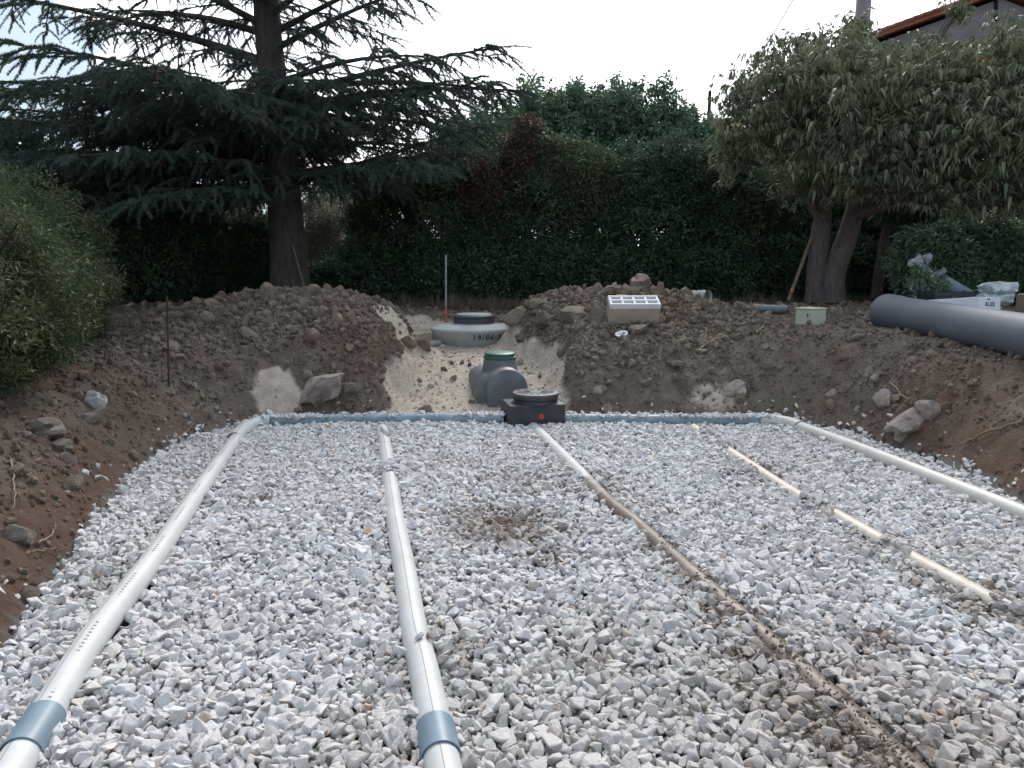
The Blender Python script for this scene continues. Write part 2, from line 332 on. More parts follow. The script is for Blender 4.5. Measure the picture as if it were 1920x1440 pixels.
M_bush = leaf_mat('near_bush_leaves', [(0, (0.031, 0.055, 0.022)), (.5, (0.053, 0.086, 0.034)), (1, (0.094, 0.122, 0.050))], (0.106, 0.098, 0.054), 1.8)
M_olive = leaf_mat('olive_bush_leaves', [(0, (0.108, 0.120, 0.072)), (.5, (0.156, 0.150, 0.102)), (1, (0.120, 0.156, 0.072))], (0.180, 0.150, 0.120), 1.2)
M_yellow = leaf_mat('yellowing_leaves', [(0, (.12, .13, .04)), (.5, (.18, .17, .055)), (1, (.09, .11, .04))], (.16, .15, .05), 2)
M_grass = leaf_mat('dry_grass', [(0, (.13, .10, .06)), (.5, (.18, .14, .09)), (1, (.09, .11, .05))], (.14, .10, .07), 2)

m, nt, b = node_mat('clear_plastic_film', .18, .6)
b.inputs['Base Color'].default_value = (.72, .78, .80, 1); b.inputs['Alpha'].default_value = 1
tr = N(nt, 'ShaderNodeBsdfTransparent'); tr.inputs[0].default_value = (.9, .93, .94, 1); ms = N(nt, 'ShaderNodeMixShader')
lw = noise(nt, coord(nt), 12, 5, .7); nt.links.new(ramp(nt, lw, [(.35, (.45,)*3), (.7, (.9,)*3)]), ms.inputs[0])
nt.links.new(tr.outputs[0], ms.inputs[1]); nt.links.new(b.outputs[0], ms.inputs[2]); nt.links.new(ms.outputs[0], nt.nodes['Material Output'].inputs[0]); bump(nt, b, noise(nt, coord(nt), 18, 4, .6), .8, .02)
M_film = m

# ---------------- object helpers
def tag(o, label=None, cat=None, group=None, kind=None):
    for k, v in (('label', label), ('category', cat), ('group', group), ('kind', kind)):
        if v: o[k] = v
    return o
def link(name, me, parent=None, m=None):
    o = bpy.data.objects.new(name, me); COL.objects.link(o)
    if parent: o.parent = parent
    if m and not me.materials: me.materials.append(m)
    return o
def empty(name, loc, rot=(0, 0, 0)):
    o = bpy.data.objects.new(name, None); COL.objects.link(o); o.location = loc; o.rotation_euler = rot; o.empty_display_size = .1; return o
def mesh_np(name, V, Fq, smooth=False):
    """V (n,3), Fq (m,k) int array"""
    me = bpy.data.meshes.new(name); V = np.asarray(V, np.float32); Fq = np.asarray(Fq, np.int32)
    me.vertices.add(len(V)); me.vertices.foreach_set('co', V.ravel())
    k = Fq.shape[1]; me.loops.add(Fq.size); me.loops.foreach_set('vertex_index', Fq.ravel())
    me.polygons.add(len(Fq)); me.polygons.foreach_set('loop_start', np.arange(0, Fq.size, k, dtype=np.int32)); me.polygons.foreach_set('loop_total', np.full(len(Fq), k, np.int32))
    if smooth: me.polygons.foreach_set('use_smooth', np.ones(len(Fq), bool))
    me.update(calc_edges=True); me.validate(); return me
def bm_mesh(name, bm, smooth=False):
    me = bpy.data.meshes.new(name); bmesh.ops.recalc_face_normals(bm, faces=bm.faces); bm.to_mesh(me); bm.free()
    if smooth:
        for p in me.polygons: p.use_smooth = True
    return me
def smooth_by_angle(me, deg=35):
    me.polygons.foreach_set('use_smooth', [True]*len(me.polygons)); 
    try: me.set_sharp_from_angle(angle=R(deg))
    except Exception: pass
    return me
def box_bm(sx, sy, sz, bev=.0, seg=2, c=(0, 0, 0)):
    bm = bmesh.new(); bmesh.ops.create_cube(bm, size=1, matrix=Matrix.Translation(c) @ Matrix.Diagonal((sx, sy, sz, 1)))
    if bev: bmesh.ops.bevel(bm, geom=bm.edges[:], offset=bev, segments=seg, affect='EDGES', profile=.5)
    return bm
def lathe_bm(prof, n=48, bm=None, cap=True):
    bm = bm or bmesh.new(); rows = []
    for r, z in prof:
        rows.append([bm.verts.new((r*math.cos(2*PI*i/n), r*math.sin(2*PI*i/n), z)) for i in range(n)] if r > 1e-6 else [bm.verts.new((0, 0, z))])
    for a, b in zip(rows, rows[1:]):
        for i in range(n):
            j = (i+1) % n
            if len(a) > 1 and len(b) > 1: bm.faces.new((a[i], a[j], b[j], b[i]))
            elif len(a) > 1: bm.faces.new((a[i], a[j], b[0]))
            elif len(b) > 1: bm.faces.new((a[0], b[j], b[i]))
    return bm
def tube_arrays(path, rad, n=10, caps=True):
    """swept tube -> V, F(quads)"""
    P = np.asarray(path, float); m = len(P); rad = np.broadcast_to(rad, (m,))
    T = np.gradient(P, axis=0); T /= np.linalg.norm(T, axis=1)[:, None]+1e-9
    up = np.array([0, 0, 1.]) if abs(T[0, 2]) < .9 else np.array([1., 0, 0])
    V = []
    for i in range(m):
        s = np.cross(T[i], up); s /= np.linalg.norm(s)+1e-9; u = np.cross(s, T[i])
        a = np.arange(n)*2*PI/n
        V.append(P[i]+rad[i]*(np.cos(a)[:, None]*s+np.sin(a)[:, None]*u)); up = u
    V = np.concatenate(V); Fq = []
    for i in range(m-1):
        for k in range(n): Fq.append((i*n+k, i*n+(k+1) % n, (i+1)*n+(k+1) % n, (i+1)*n+k))
    return V, np.array(Fq)
class Tubes:
    def __init__(s): s.V = []; s.F = []; s.n = 0
    def add(s, path, rad, n=8):
        V, Fq = tube_arrays(path, rad, n); s.V.append(V); s.F.append(Fq+s.n); s.n += len(V)
    def mesh(s, name): return mesh_np(name, np.concatenate(s.V), np.concatenate(s.F), True)

def scatter(name, P, rot, scl, idx, variants, parent=None):
    """one object of instanced copies of the variant meshes (geometry nodes)"""
    me = bpy.data.meshes.new(name); P = np.asarray(P, np.float32); n = len(P); me.vertices.add(n); me.vertices.foreach_set('co', P.ravel())
    for nm, t, d, k in (('rot', 'FLOAT_VECTOR', rot, 'vector'), ('scl', 'FLOAT_VECTOR', scl, 'vector'), ('idx', 'INT', idx, 'value')):
        a = me.attributes.new(nm, t, 'POINT'); a.data.foreach_set(k, np.ascontiguousarray(d, np.int32 if t == 'INT' else np.float32).ravel())
    o = link(name, me, parent)
    col = bpy.data.collections.new(name+'_variants')
    for i, vm in enumerate(variants): col.objects.link(bpy.data.objects.new('%s_variant_%02d' % (name, i), vm))
    g = bpy.data.node_groups.new(name+'_nodes', 'GeometryNodeTree')
    g.interface.new_socket(name='Geometry', in_out='INPUT', socket_type='NodeSocketGeometry'); g.interface.new_socket(name='Geometry', in_out='OUTPUT', socket_type='NodeSocketGeometry')
    gi = g.nodes.new('NodeGroupInput'); go = g.nodes.new('NodeGroupOutput'); ip = g.nodes.new('GeometryNodeInstanceOnPoints'); ci = g.nodes.new('GeometryNodeCollectionInfo')
    ci.inputs['Collection'].default_value = col; ci.inputs['Separate Children'].default_value = True; ci.inputs['Reset Children'].default_value = True
    def na(nm, t):
        a = g.nodes.new('GeometryNodeInputNamedAttribute'); a.data_type = t; a.inputs[0].default_value = nm; return a.outputs[0]
    er = g.nodes.new('FunctionNodeEulerToRotation'); l = g.links.new
    l(gi.outputs[0], ip.inputs['Points']); l(ci.outputs[0], ip.inputs['Instance']); ip.inputs['Pick Instance'].default_value = True
    l(na('idx', 'INT'), ip.inputs['Instance Index']); l(na('rot', 'FLOAT_VECTOR'), er.inputs[0]); l(er.outputs[0], ip.inputs['Rotation']); l(na('scl', 'FLOAT_VECTOR'), ip.inputs['Scale'])
    l(ip.outputs[0], go.inputs[0])
    md = o.modifiers.new('scatter', 'NODES'); md.node_group = g
    return o
def project(P):
    q = np.asarray(P)-C0; z = q@CF; return 960+F*(q@CR)/z, 720-F*(q@CU)/z, z

# ================================================================== TERRAIN
def lin(a, b, s): return list(np.arange(a, b, s))
gx = [-400, -150, -60, -30, -18, -12, -9, -7.5] + lin(-6.5, -4.6, .12) + lin(-4.6, 5.2, .034) + lin(5.2, 8.5, .12) + [9.5, 12, 18, 30, 60, 150, 400]
gy = [-300, -100, -40, -15, -8, -5, -3.5] + lin(-2.6, 1.2, .12) + lin(1.2, 10.2, .036) + lin(10.2, 16, .12) + [17, 19, 23, 30, 45, 80, 160, 400]
GX, GY = np.meshgrid(np.array(gx), np.array(gy)); ny, nx = GX.shape
GZ = height(GX, GY)
dd = sdf(GX, GY)
V = np.stack([GX, GY, GZ], -1).reshape(-1, 3); I = np.arange(nx*ny).reshape(ny, nx)
Fq = np.stack([I[:-1, :-1], I[:-1, 1:], I[1:, 1:], I[1:, :-1]], -1).reshape(-1, 4)
me = mesh_np('soil_ground', V, Fq, True)
cm, _ = chan(GX, GY)
sandm = cm*ss(6.25, 6.5, GY)
def blob(px, py, rx, ry):
    c = ground(px, py); return np.exp(-(((GX-c[0])/rx)**2+((GY-c[1])/ry)**2))
sandm = np.maximum(sandm, 1.1*blob(520, 735, .23, .2)); sandm = np.maximum(sandm, 1.0*blob(775, 603, .26, .3)); sandm = np.maximum(sandm, .9*blob(740, 610, .3, .4)); sandm = np.maximum(sandm, .55*blob(1340, 745, .5, .25))
red = np.clip(.9*blob(600, 740, .0001, 1)+0, 0, 1)
red = ss(.55, .1, dd)*ss(5.6, 4.2, GY)*(GX < 0) + ss(.5, .1, dd)*ss(5.6, 4.4, GY)*(GX > 0) + .8*blob(1750, 740, .5, .4) + .6*blob(250, 760, .7, .3)
for nm, d in (('sand', sandm), ('red', np.clip(red, 0, 1)), ('base', (dd < .02)*1.0)):
    a = me.attributes.new(nm, 'FLOAT', 'POINT'); a.data.foreach_set('value', d.astype(np.float32).ravel())
soil = link('soil_ground', me, None, M_soil); tag(soil, 'brown excavated soil ground with banks and mounds around the gravel bed', 'ground', None, 'structure')

# ---- clods
def clod_mesh(i, sub=2, rough=.35, flat=.8, sharp=1.):
    bm = bmesh.new(); bmesh.ops.create_icosphere(bm, subdivisions=sub, radius=1)
    from mathutils import noise as mn
    off = Vector((i*7.3, i*3.1, i*1.7)); pl = [Vector((random.gauss(0, 1), random.gauss(0, 1), random.gauss(0, 1))).normalized() for _ in range(7)]; pd = [random.uniform(.5, .88) for _ in pl]
    for v in bm.verts:
        p = v.co.copy(); f = 1+rough*mn.noise(p*1.3+off)+rough*.45*mn.noise(p*3.1+off)
        p = p*f
        for n_, d_ in zip(pl, pd):
            e = p.dot(n_)-d_
            if e > 0: p -= n_*e*.9*sharp
        v.co = Vector((p.x, p.y*.85, p.z*flat))
    me = bm_mesh('clod', bm); smooth_by_angle(me, 28); return me
clods = [clod_mesh(i) for i in range(14)]
for c in clods: c.materials.append(M_clod)
n = 190000
x = rng.uniform(-5.2, 5.4, n); y = rng.uniform(1.2, 10.6, n)
d = sdf(x, y); mchan, _ = chan(x, y)
mound = np.exp(-(((x+2.3)/1.4)**2+((y-8.0)/1.2)**2)) + np.exp(-(((x-1.1)/1.4)**2+((y-8.1)/.9)**2)) + .5*np.exp(-((x+1.3)**2/.6+(y-7.2)**2/.5))
patch = ss(-.12, .12, fbm(x*1.3, y*1.3, 3, 55))
keep = (d > .0) & (rng.random(n) < (.34+.4*mound+.4*patch)*(1-.985*ss(.2, .6, mchan))) & (rng.random(n) < .3+.7*ss(0, .3, d))
for sp_, rr_ in (((520, 735), .2), ((775, 605), .33), ((740, 610), .28)):
    g_ = ground(*sp_); keep &= ~((np.hypot(x-g_[0], y-g_[1]) < rr_) & (rng.random(n) < .93))
x, y, mound, d = x[keep], y[keep], mound[keep], d[keep]; n = len(x)
s = .0085*np.exp(rng.normal(0, .48, n))*(1+.7*np.clip(mound, 0, 1))
big = rng.random(n) < .02+.085*np.clip(mound, 0, 1); s[big] = rng.uniform(.02, .052, big.sum())
big = rng.random(n) < .004*np.clip(mound, 0, 1); s[big] = rng.uniform(.06, .095, big.sum())
P = np.stack([x, y, height(x, y)+s*.25], -1)
rot = rng.uniform(0, 2*PI, (n, 3)); rot[:, :2] *= .35
scl = s[:, None]*rng.uniform(.75, 1.35, (n, 3))
idx = rng.integers(0, len(clods), n)
px, py, pz = project(P); vis = (pz > .5) & (px > 5) & (px < 1915) & (py > 5) & (py < 1435)
# leave out those hidden behind the mounds (ray test against the coarse height)
def unseen(P):
    hid = np.zeros(len(P), bool)
    for t in np.linspace(.55, .97, 22):
        Q = C0+(P-C0)*t; hid |= height(Q[:, 0], Q[:, 1], False) > Q[:, 2]+.02
    return hid
size = np.where(vis, s/np.maximum(pz, .1), 0); cand = np.argsort(-size)[:900]; cand = cand[~unseen(P[cand])][:280]
sel = np.zeros(n, bool); sel[cand] = True
for k in cand:
    o = link('clod', clods[idx[k]], soil); o.location = P[k]; o.rotation_euler = rot[k]; o.scale = scl[k]
o = scatter('soil_clods', P[~sel], rot[~sel], scl[~sel], idx[~sel], clods, soil); tag(o, kind='stuff')

# pale pebbles and crumbs on the sand
n = 3600; x = rng.uniform(-1.7, .9, n); y = rng.uniform(6.35, 9.6, n); mc, _ = chan(x, y); k = (mc > .55+.5*fbm(x*4, y*4, 3, 8)) & (sdf(x, y) > .0); x, y = x[k], y[k]; n = len(x)
s = .008*np.exp(rng.normal(0, .5, n)); pv = [clod_mesh(70+i, 2) for i in range(6)]
for c in pv: c.materials.append(M_rockp)
o = scatter('sand_pebbles', np.stack([x, y, height(x, y)+s*.2], -1), rng.uniform(0, 6.28, (n, 3))*[.2, .2, 1], s[:, None]*rng.uniform(.8, 1.3, (n, 3)), rng.integers(0, 6, n), pv, soil); tag(o, kind='stuff')

# ================================================================== PIPE PATHS
def path_px(pts, z=0., n=40):
    P = np.array([on_z(a, b, z) for a, b in pts]); t = np.linspace(0, len(P)-1, n)
    # catmull-rom
    out = []
    for u in t:
        i = min(int(u), len(P)-2); f = u-i; p0 = P[max(i-1, 0)]; p1 = P[i]; p2 = P[i+1]; p3 = P[min(i+2, len(P)-1)]
        out.append(.5*((2*p1)+(-p0+p2)*f+(2*p0-5*p1+4*p2-p3)*f*f+(-p0+3*p1-3*p2+p3)*f**3))
    return np.array(out)
PR = .05
p1a = path_px([(80, 1352), (180, 1190), (290, 1045), (385, 905), (462, 797)], .012)
p1b = path_px([(-90, 1640), (38, 1418)], .012, 6)
p1c = path_px([(38, 1418), (60, 1385), (84, 1346)], .012, 6)
p2a = path_px([(816, 1368), (795, 1260), (776, 1180), (757, 1060), (742, 980), (731, 905), (722, 840), (716, 806)], -.004)
p2b = path_px([(870, 1640), (826, 1418)], .0, 6)
p2c = path_px([(827, 1424), (816, 1366)], .0, 6)
p3a = path_px([(1000, 803), (1065, 868), (1140, 945), (1190, 985)], -.020)
p3b = path_px([(1190, 985), (1300, 1085), (1420, 1192), (1560, 1320), (1700, 1450), (1900, 1640)], -.030)
p3b[0] = p3a[-1]
p4a = path_px([(1300, 806), (1365, 850), (1490, 932), (1560, 968)], -.027)
p4b = path_px([(1560, 968), (1650, 1020), (1720, 1060), (1850, 1130), (1960, 1190), (2200, 1330)], -.026)
p5 = path_px([(1480, 795), (1560, 824), (1660, 862), (1780, 910), (1900, 958), (2050, 1020), (2500, 1215)], .012)
farl = path_px([(478, 792), (560, 790), (700, 788), (850, 786), (945, 786)], .02)
farr = path_px([(1050, 787), (1180, 788), (1300, 789), (1450, 789)], .018)
allp = [p1a, p1b, p1c, p2a, p2b, p2c, p3a, p3b, p4a, p4b, p5]

# ================================================================== GRAVEL
def stone_mesh(i):
    while True:
        bm = bmesh.new(); k = random.randint(9, 13)
        for _ in range(k):
            v = Vector((random.gauss(0, 1), random.gauss(0, 1), random.gauss(0, 1))).normalized()*random.uniform(.86, 1)
            bm.verts.new((v.x*1.08, v.y*.84, v.z*.7))
        bmesh.ops.convex_hull(bm, input=bm.verts[:])
        for v in [v for v in bm.verts if not v.link_faces]: bm.verts.remove(v)
        bmesh.ops.dissolve_limit(bm, angle_limit=R(16), verts=bm.verts[:], edges=bm.edges[:])
        if len(bm.faces) < 7: bm.free(); continue
        bmesh.ops.bevel(bm, geom=bm.edges[:], offset=.085, segments=1, affect='EDGES', profile=.5, clamp_overlap=True)
        me = bm_mesh('stone', bm); smooth_by_angle(me, 24); me.materials.append(M_gravel); return me
stones = [stone_mesh(i) for i in range(36)]
def hash_points(x0, x1, y0, y1, cell, jit=.8):
    xs = np.arange(x0, x1, cell); ys = np.arange(y0, y1, cell*.9); X, Y = np.meshgrid(xs, ys); X = X + (np.arange(len(ys)) % 2)[:, None]*cell/2
    X = X+rng.uniform(-jit, jit, X.shape)*cell*.5; Y = Y+rng.uniform(-jit, jit, Y.shape)*cell*.5
    return X.ravel(), Y.ravel()
layers = []
for cell, zoff, smul in ((.028, -.026, 1.), (.0275, -.006, 1.), (.050, .006, 1.12)):
    X, Y = hash_points(-3.6, 4.4, .35, 6.75, cell)
    D = sdf(X, Y)+.11*fbm(X*3.5, Y*3.5, 3, 40)
    k = (D < 0) | ((D < .22) & (rng.random(len(X)) < .2*np.exp(-D/.045)))
    if zoff > 0: k &= rng.random(len(X)) < .75
    X, Y, D = X[k], Y[k], D[k]; layers.append(np.stack([X, Y, np.full(len(X), zoff), np.full(len(X), smul)], -1))
A = np.concatenate(layers); X, Y = A[:, 0], A[:, 1]; n = len(X)
s = .0215*np.exp(rng.normal(0, .34, n))*A[:, 3]; s = np.clip(s, .008, .042)
und = .035*fbm(X*1.3, Y*1.3, 3, 70)+.012*fbm(X*5, Y*5, 2, 71)
hz = np.maximum(height(X, Y, True), -.0) ; hz = np.where(sdf(X, Y) > .0, np.maximum(hz+.004, 0), 0)
Z = A[:, 2]+und+hz+rng.uniform(-.007, .007, n)
# keep clear of pipes
def seg_dist(X, Y, path):
    d = np.full(len(X), 9.); tz = np.zeros(len(X))
    for a, b in zip(path[:-1], path[1:]):
        e = b[:2]-a[:2]; t = np.clip(((X-a[0])*e[0]+(Y-a[1])*e[1])/(e@e), 0, 1); q = np.hypot(X-a[0]-t*e[0], Y-a[1]-t*e[1]); u = q < d
        d = np.where(u, q, d); tz = np.where(u, a[2]+t*(b[2]-a[2]), tz)
    return d, tz
keep = np.ones(n, bool); heap = np.zeros(n)
COVER = [(*pt(728, 888), .12, .95), (*pt(793, 1212), .08, .12), (*pt(716, 822), .10, .35), (*pt(1525, 950), .12, .95), (*pt(1675, 1030), .07, .8), (*pt(1325, 825), .30, .97),
         (*pt(1560, 1320), .06, .5), (*pt(1405, 1180), .05, .6), (*pt(1150, 958), .07, .3), (*pt(1950, 1180), .25, .6), (*pt(1480, 1240), .06, .3)]
cov = np.zeros(n)
for cx, cy, r, st in COVER: cov = np.maximum(cov, st*np.exp(-(((X-cx)**2+(Y-cy)**2)/r**2)**2))
rag = .05*fbm(X*11, Y*11, 2, 33)
for pth in allp:
    d_, tz = seg_dist(X, Y, pth)
    on = d_ < PR-.004+rag
    ztop = tz+np.sqrt(np.maximum(PR**2-np.minimum(d_, PR)**2, 0))
    cover = on & (rng.random(n) < cov*.55)
    Z = np.where(cover, np.maximum(Z, ztop+s*.25), Z)
    keep &= ~(on & ~cover)
    heap = np.maximum(heap, .012*np.exp(-(d_-PR)/.05)*(d_ > PR-.02)*(.5+cov))
Z = Z+heap
for pth, rr in ((farl, .055), (farr, .055)):
    d_, tz = seg_dist(X, Y, pth); on = d_ < rr
    c = on & (rng.random(n) < np.where(pth is farl, .12, .25)+.4*(fbm(X*3, Y*3, 2, 5) > .08)) ; Z = np.where(c, tz+.045, Z); keep &= ~(on & ~c)
# box footprint
bc = on_z(1008, 797)
BXA = R(11.5)
lx = (X-bc[0])*math.cos(BXA)+(Y-bc[1])*math.sin(BXA); ly = -(X-bc[0])*math.sin(BXA)+(Y-bc[1])*math.cos(BXA)
keep &= ~((np.abs(lx) < .24) & (ly > -.02) & (ly < .5))
Z = np.where((np.abs(lx-.0) < .3) & (ly > -.25) & (ly < 0), np.minimum(Z, .004), Z)
A = None; X, Y, Z, s = X[keep], Y[keep], Z[keep], s[keep]; n = len(X)
P = np.stack([X, Y, Z], -1); rot = rng.uniform(0, 2*PI, (n, 3)); rot[:, 0] = rng.normal(0, .55, n); rot[:, 1] = rng.normal(0, .55, n)
scl = s[:, None]*rng.uniform(.82, 1.22, (n, 3)); idx = rng.integers(0, len(stones), n)
bed = link('gravel_bed', mesh_np('gravel_bed', [(-2.3, -1.8, -.046), (2.9, -1.8, -.046), (2.2, 6.2, -.046), (-1.9, 6.2, -.046)], [(0, 1, 2, 3)]), None, M_soil)
tag(bed, 'bed of pale grey crushed limestone gravel around the white drain pipes', 'gravel', None, 'structure')
a = bed.data.attributes.new('base', 'FLOAT', 'POINT'); a.data.foreach_set('value', [1.]*4)
px, py, pz = project(P); vis = (pz > .5) & (px > 25) & (px < 1895) & (py > 700) & (py < 1420) & (Z > np.median(Z)-.004)
size = np.where(vis, s*scl[:, 0]/scl[:, 0]/np.maximum(pz, .1)*np.where(vis, 1, 0), 0); cand = np.argsort(-size)[:290]; sel = np.zeros(n, bool); sel[cand] = True
for k in cand:
    o = link('stone', stones[idx[k]], bed); o.location = P[k]; o.rotation_euler = rot[k]; o.scale = scl[k]
o = scatter('gravel', P[~sel], rot[~sel], scl[~sel], idx[~sel], stones, bed); tag(o, kind='stuff')
print('stones', n)

# ================================================================== PIPES
def pipe_obj(name, path, r, mat, parent=None, n=40, hollow=True, rag=0.):
    P = np.asarray(path, float)
    # dense resample
    seg = np.r_[0, np.cumsum(np.linalg.norm(np.diff(P, axis=0), axis=1))]; m = max(6, int(seg[-1]/.05)); t = np.linspace(0, seg[-1], m)
    P = np.stack([np.interp(t, seg, P[:, i]) for i in range(3)], -1)
    V, Fq = tube_arrays(P, r, n); Vi, Fi = tube_arrays(P, r*.93, n)
    Vn = len(V); Fa = [Fq, Fi[:, ::-1]+Vn]
    for e, o_ in ((0, 1), (m-1, -1)):
        ring = [(e*n+k, e*n+(k+1) % n, Vn+e*n+(k+1) % n, Vn+e*n+k)[::o_] for k in range(n)]; Fa.append(np.array(ring))
    me = mesh_np(name, np.concatenate([V, Vi]), np.concatenate(Fa)); smooth_by_angle(me, 50)
    uv = me.uv_layers.new(name='run'); vi = np.zeros(len(me.loops), np.int32); me.loops.foreach_get('vertex_index', vi); vv = vi % Vn
    ang = (vv % n)/n; u = t[vv//n]; uv.data.foreach_set('uv', np.stack([u, ang], -1).astype(np.float32).ravel())
    return link(name, me, parent, mat)
t = empty('drain_pipe', p1a[0]); tag(t, 'clean white drain pipe running along the brown soil bank beside the bed, with printed dashes', 'drain pipe', 'perforated pipes laid on the gravel')
def child(o, t):
    o.parent = t; o.matrix_parent_inverse = Matrix.Translation(t.location).inverted(); return o
child(pipe_obj('pipe_wall', np.concatenate([p1b[:-1], p1a]), PR, M_pipe_w), t); child(pipe_obj('coupling', p1c, PR+.0065, M_pvc_grey), t)
# end elbow joining the far pipe
t2 = empty('drain_pipe', p2a[0]); tag(t2, 'white drain pipe half buried in gravel, between the clean white pipe and the muddy one', 'drain pipe', 'perforated pipes laid on the gravel')
child(pipe_obj('pipe_wall', np.concatenate([p2b[:-1], p2a]), PR, M_pipe_d), t2); child(pipe_obj('coupling', p2c, PR+.0065, M_pvc_grey), t2)
t3 = empty('drain_pipe', p3a[0]); tag(t3, 'drain pipe starting white at the black box and turning muddy brown towards the camera', 'drain pipe', 'perforated pipes laid on the gravel')
child(pipe_obj('pipe_wall', np.concatenate([p3a[:-1], p3b]), PR, M_pipe_g), t3)
t4 = empty('drain_pipe', p4a[0]); tag(t4, 'sandy cream drain pipe mostly buried in gravel, between the muddy pipe and the outermost pipe', 'drain pipe', 'perforated pipes laid on the gravel')
child(pipe_obj('pipe_wall', p4a, PR, M_pipe_s), t4); child(pipe_obj('pipe_wall', p4b, PR, M_pipe_s), t4)
t5 = empty('drain_pipe', p5[0]); tag(t5, 'cream white drain pipe along the far bank below the big grey pipe', 'drain pipe', 'perforated pipes laid on the gravel')
child(pipe_obj('pipe_wall', p5, PR, M_pipe_c), t5)
f1 = empty('header_pipe', farl[0]); tag(f1, 'blue grey header pipe from the clean white pipe to the black box', 'pipe')
child(pipe_obj('pipe_wall', farl, PR, M_pvc_far), f1)
for k_ in (14, 26): child(pipe_obj('coupling', farl[k_:k_+3]+np.array([0, 0, .0]), PR+.006, M_pvc_far), f1)
f2 = empty('header_pipe', farr[0]); tag(f2, 'blue grey header pipe from the black box to the outermost cream pipe', 'pipe')
def bend(a, b, c, n=10): 
    a, b, c = map(np.array, (a, b, c)); t = np.linspace(0, 1, n)[:, None]; return (1-t)**2*a+2*t*(1-t)*b+t*t*c
child(pipe_obj('pipe_wall', farr, PR, M_pvc_far), f2)
child(pipe_obj('elbow', bend(farr[-1]-np.array([.12, 0, 0]), on_z(1472, 788, .018), on_z(1500, 802, .014)), PR+.006, M_pipe_c), f2)
child(pipe_obj('elbow', bend(on_z(440, 824, .014), on_z(468, 789, .018), farl[0]+np.array([.14, -.005, 0])), PR+.006, M_pipe_w), f1)

# soil crumbs spilled over the muddy pipe and the brown patch of the bed
cx_, cy_, cz_ = [], [], []
def crumbs(n, x0, y0, sx, sy):
    cx_.extend(rng.normal(x0, sx, n)); cy_.extend(rng.normal(y0, sy, n))
for u in np.linspace(.35, 1, 12): q_ = p3b[int(u*(len(p3b)-1))]; crumbs(110, q_[0]-.03, q_[1], .08, .09)
for x_, y_, r_, st_ in MUD: crumbs(int(330*r_*st_/.3), x_, y_, r_*.45, r_*.45)
cx_ = np.array(cx_); cy_ = np.array(cy_); n = len(cx_); d_, tz = seg_dist(cx_, cy_, p3b)
zz = np.where(d_ < PR, tz+np.sqrt(np.maximum(PR**2-d_**2, 0)), .035*fbm(cx_*1.3, cy_*1.3, 3, 70)+.012*fbm(cx_*5, cy_*5, 2, 71)+.008)
sc_ = .0036*np.exp(rng.normal(0, .45, n)); k = (sdf(cx_, cy_) < 0) & ((d_ > PR) | (d_ < PR*.8))
o = scatter('spilled_soil', np.stack([cx_, cy_, zz], -1)[k], rng.uniform(0, 6.28, (n, 3))[k], sc_[k, None]*rng.uniform(.7, 1.3, (n, 3))[k], rng.integers(0, 14, n)[k], clods, bed); tag(o, kind='stuff')

# ================================================================== DISTRIBUTION BOX
b0 = on_z(1008, 797); t = empty('distribution_box', (b0[0], b0[1], 0), (0, 0, BXA)); tag(t, 'black plastic distribution box with round lid and red cap on the gravel edge', 'drain box')
me = bm_mesh('body', box_bm(.475, .34, .31, .014, 3, (0, .17, .012))); smooth_by_angle(me); link('body', me, t, M_black)
me = bm_mesh('back_step', box_bm(.30, .12, .26, .012, 2, (-.075, .395, .015))); smooth_by_angle(me); link('back_step', me, t, M_black)
bm = bmesh.new()
for k_ in range(4):
    pass
bm.free()
bm = lathe_bm([(0, .135), (.186, .135), (.186, .168), (.176, .170), (.176, .176), (.19, .177), (.192, .198), (.19, .203)], 64)
me = bm_mesh('collar', bm); smooth_by_angle(me, 30); c = link('collar', me, t, M_black); c.location = (.02, .165, .026)
bm = lathe_bm([(.193, .2), (.195, .2035), (.195, .217), (.190, .222), (.16, .225), (.155, .221), (.05, .222), (.045, .225), (0, .225)], 64)
me = bm_mesh('lid', bm); smooth_by_angle(me, 30); lid = link('lid', me, t, M_lid); lid.location = (.02, .165, .026)
for k_ in range(12):
    a_ = k_*PI/6; me_ = bm_mesh('rib', box_bm(.10, .007, .005, .001, 1, (.103, 0, .2235))) if k_ == 0 else me_
    r_ = link('rib', me_, lid, M_lid); r_.rotation_euler = (0, 0, a_)
me = bm_mesh('notch', lathe_bm([(0, .2225), (.009, .2225), (.009, .229), (0, .229)], 16)); nt_ = link('notch', me, lid, M_dark); nt_.location = (.06, .12, 0)
bm = lathe_bm([(0, .018), (.012, .018), (.014, .010), (.023, .008), (.025, 0)], 28); me = bm_mesh('red_cap', bm); smooth_by_angle(me)
c = link('red_cap', me, t, M_red); c.location = (.03, -.001, .068); c.rotation_euler = (PI/2, 0, 0)

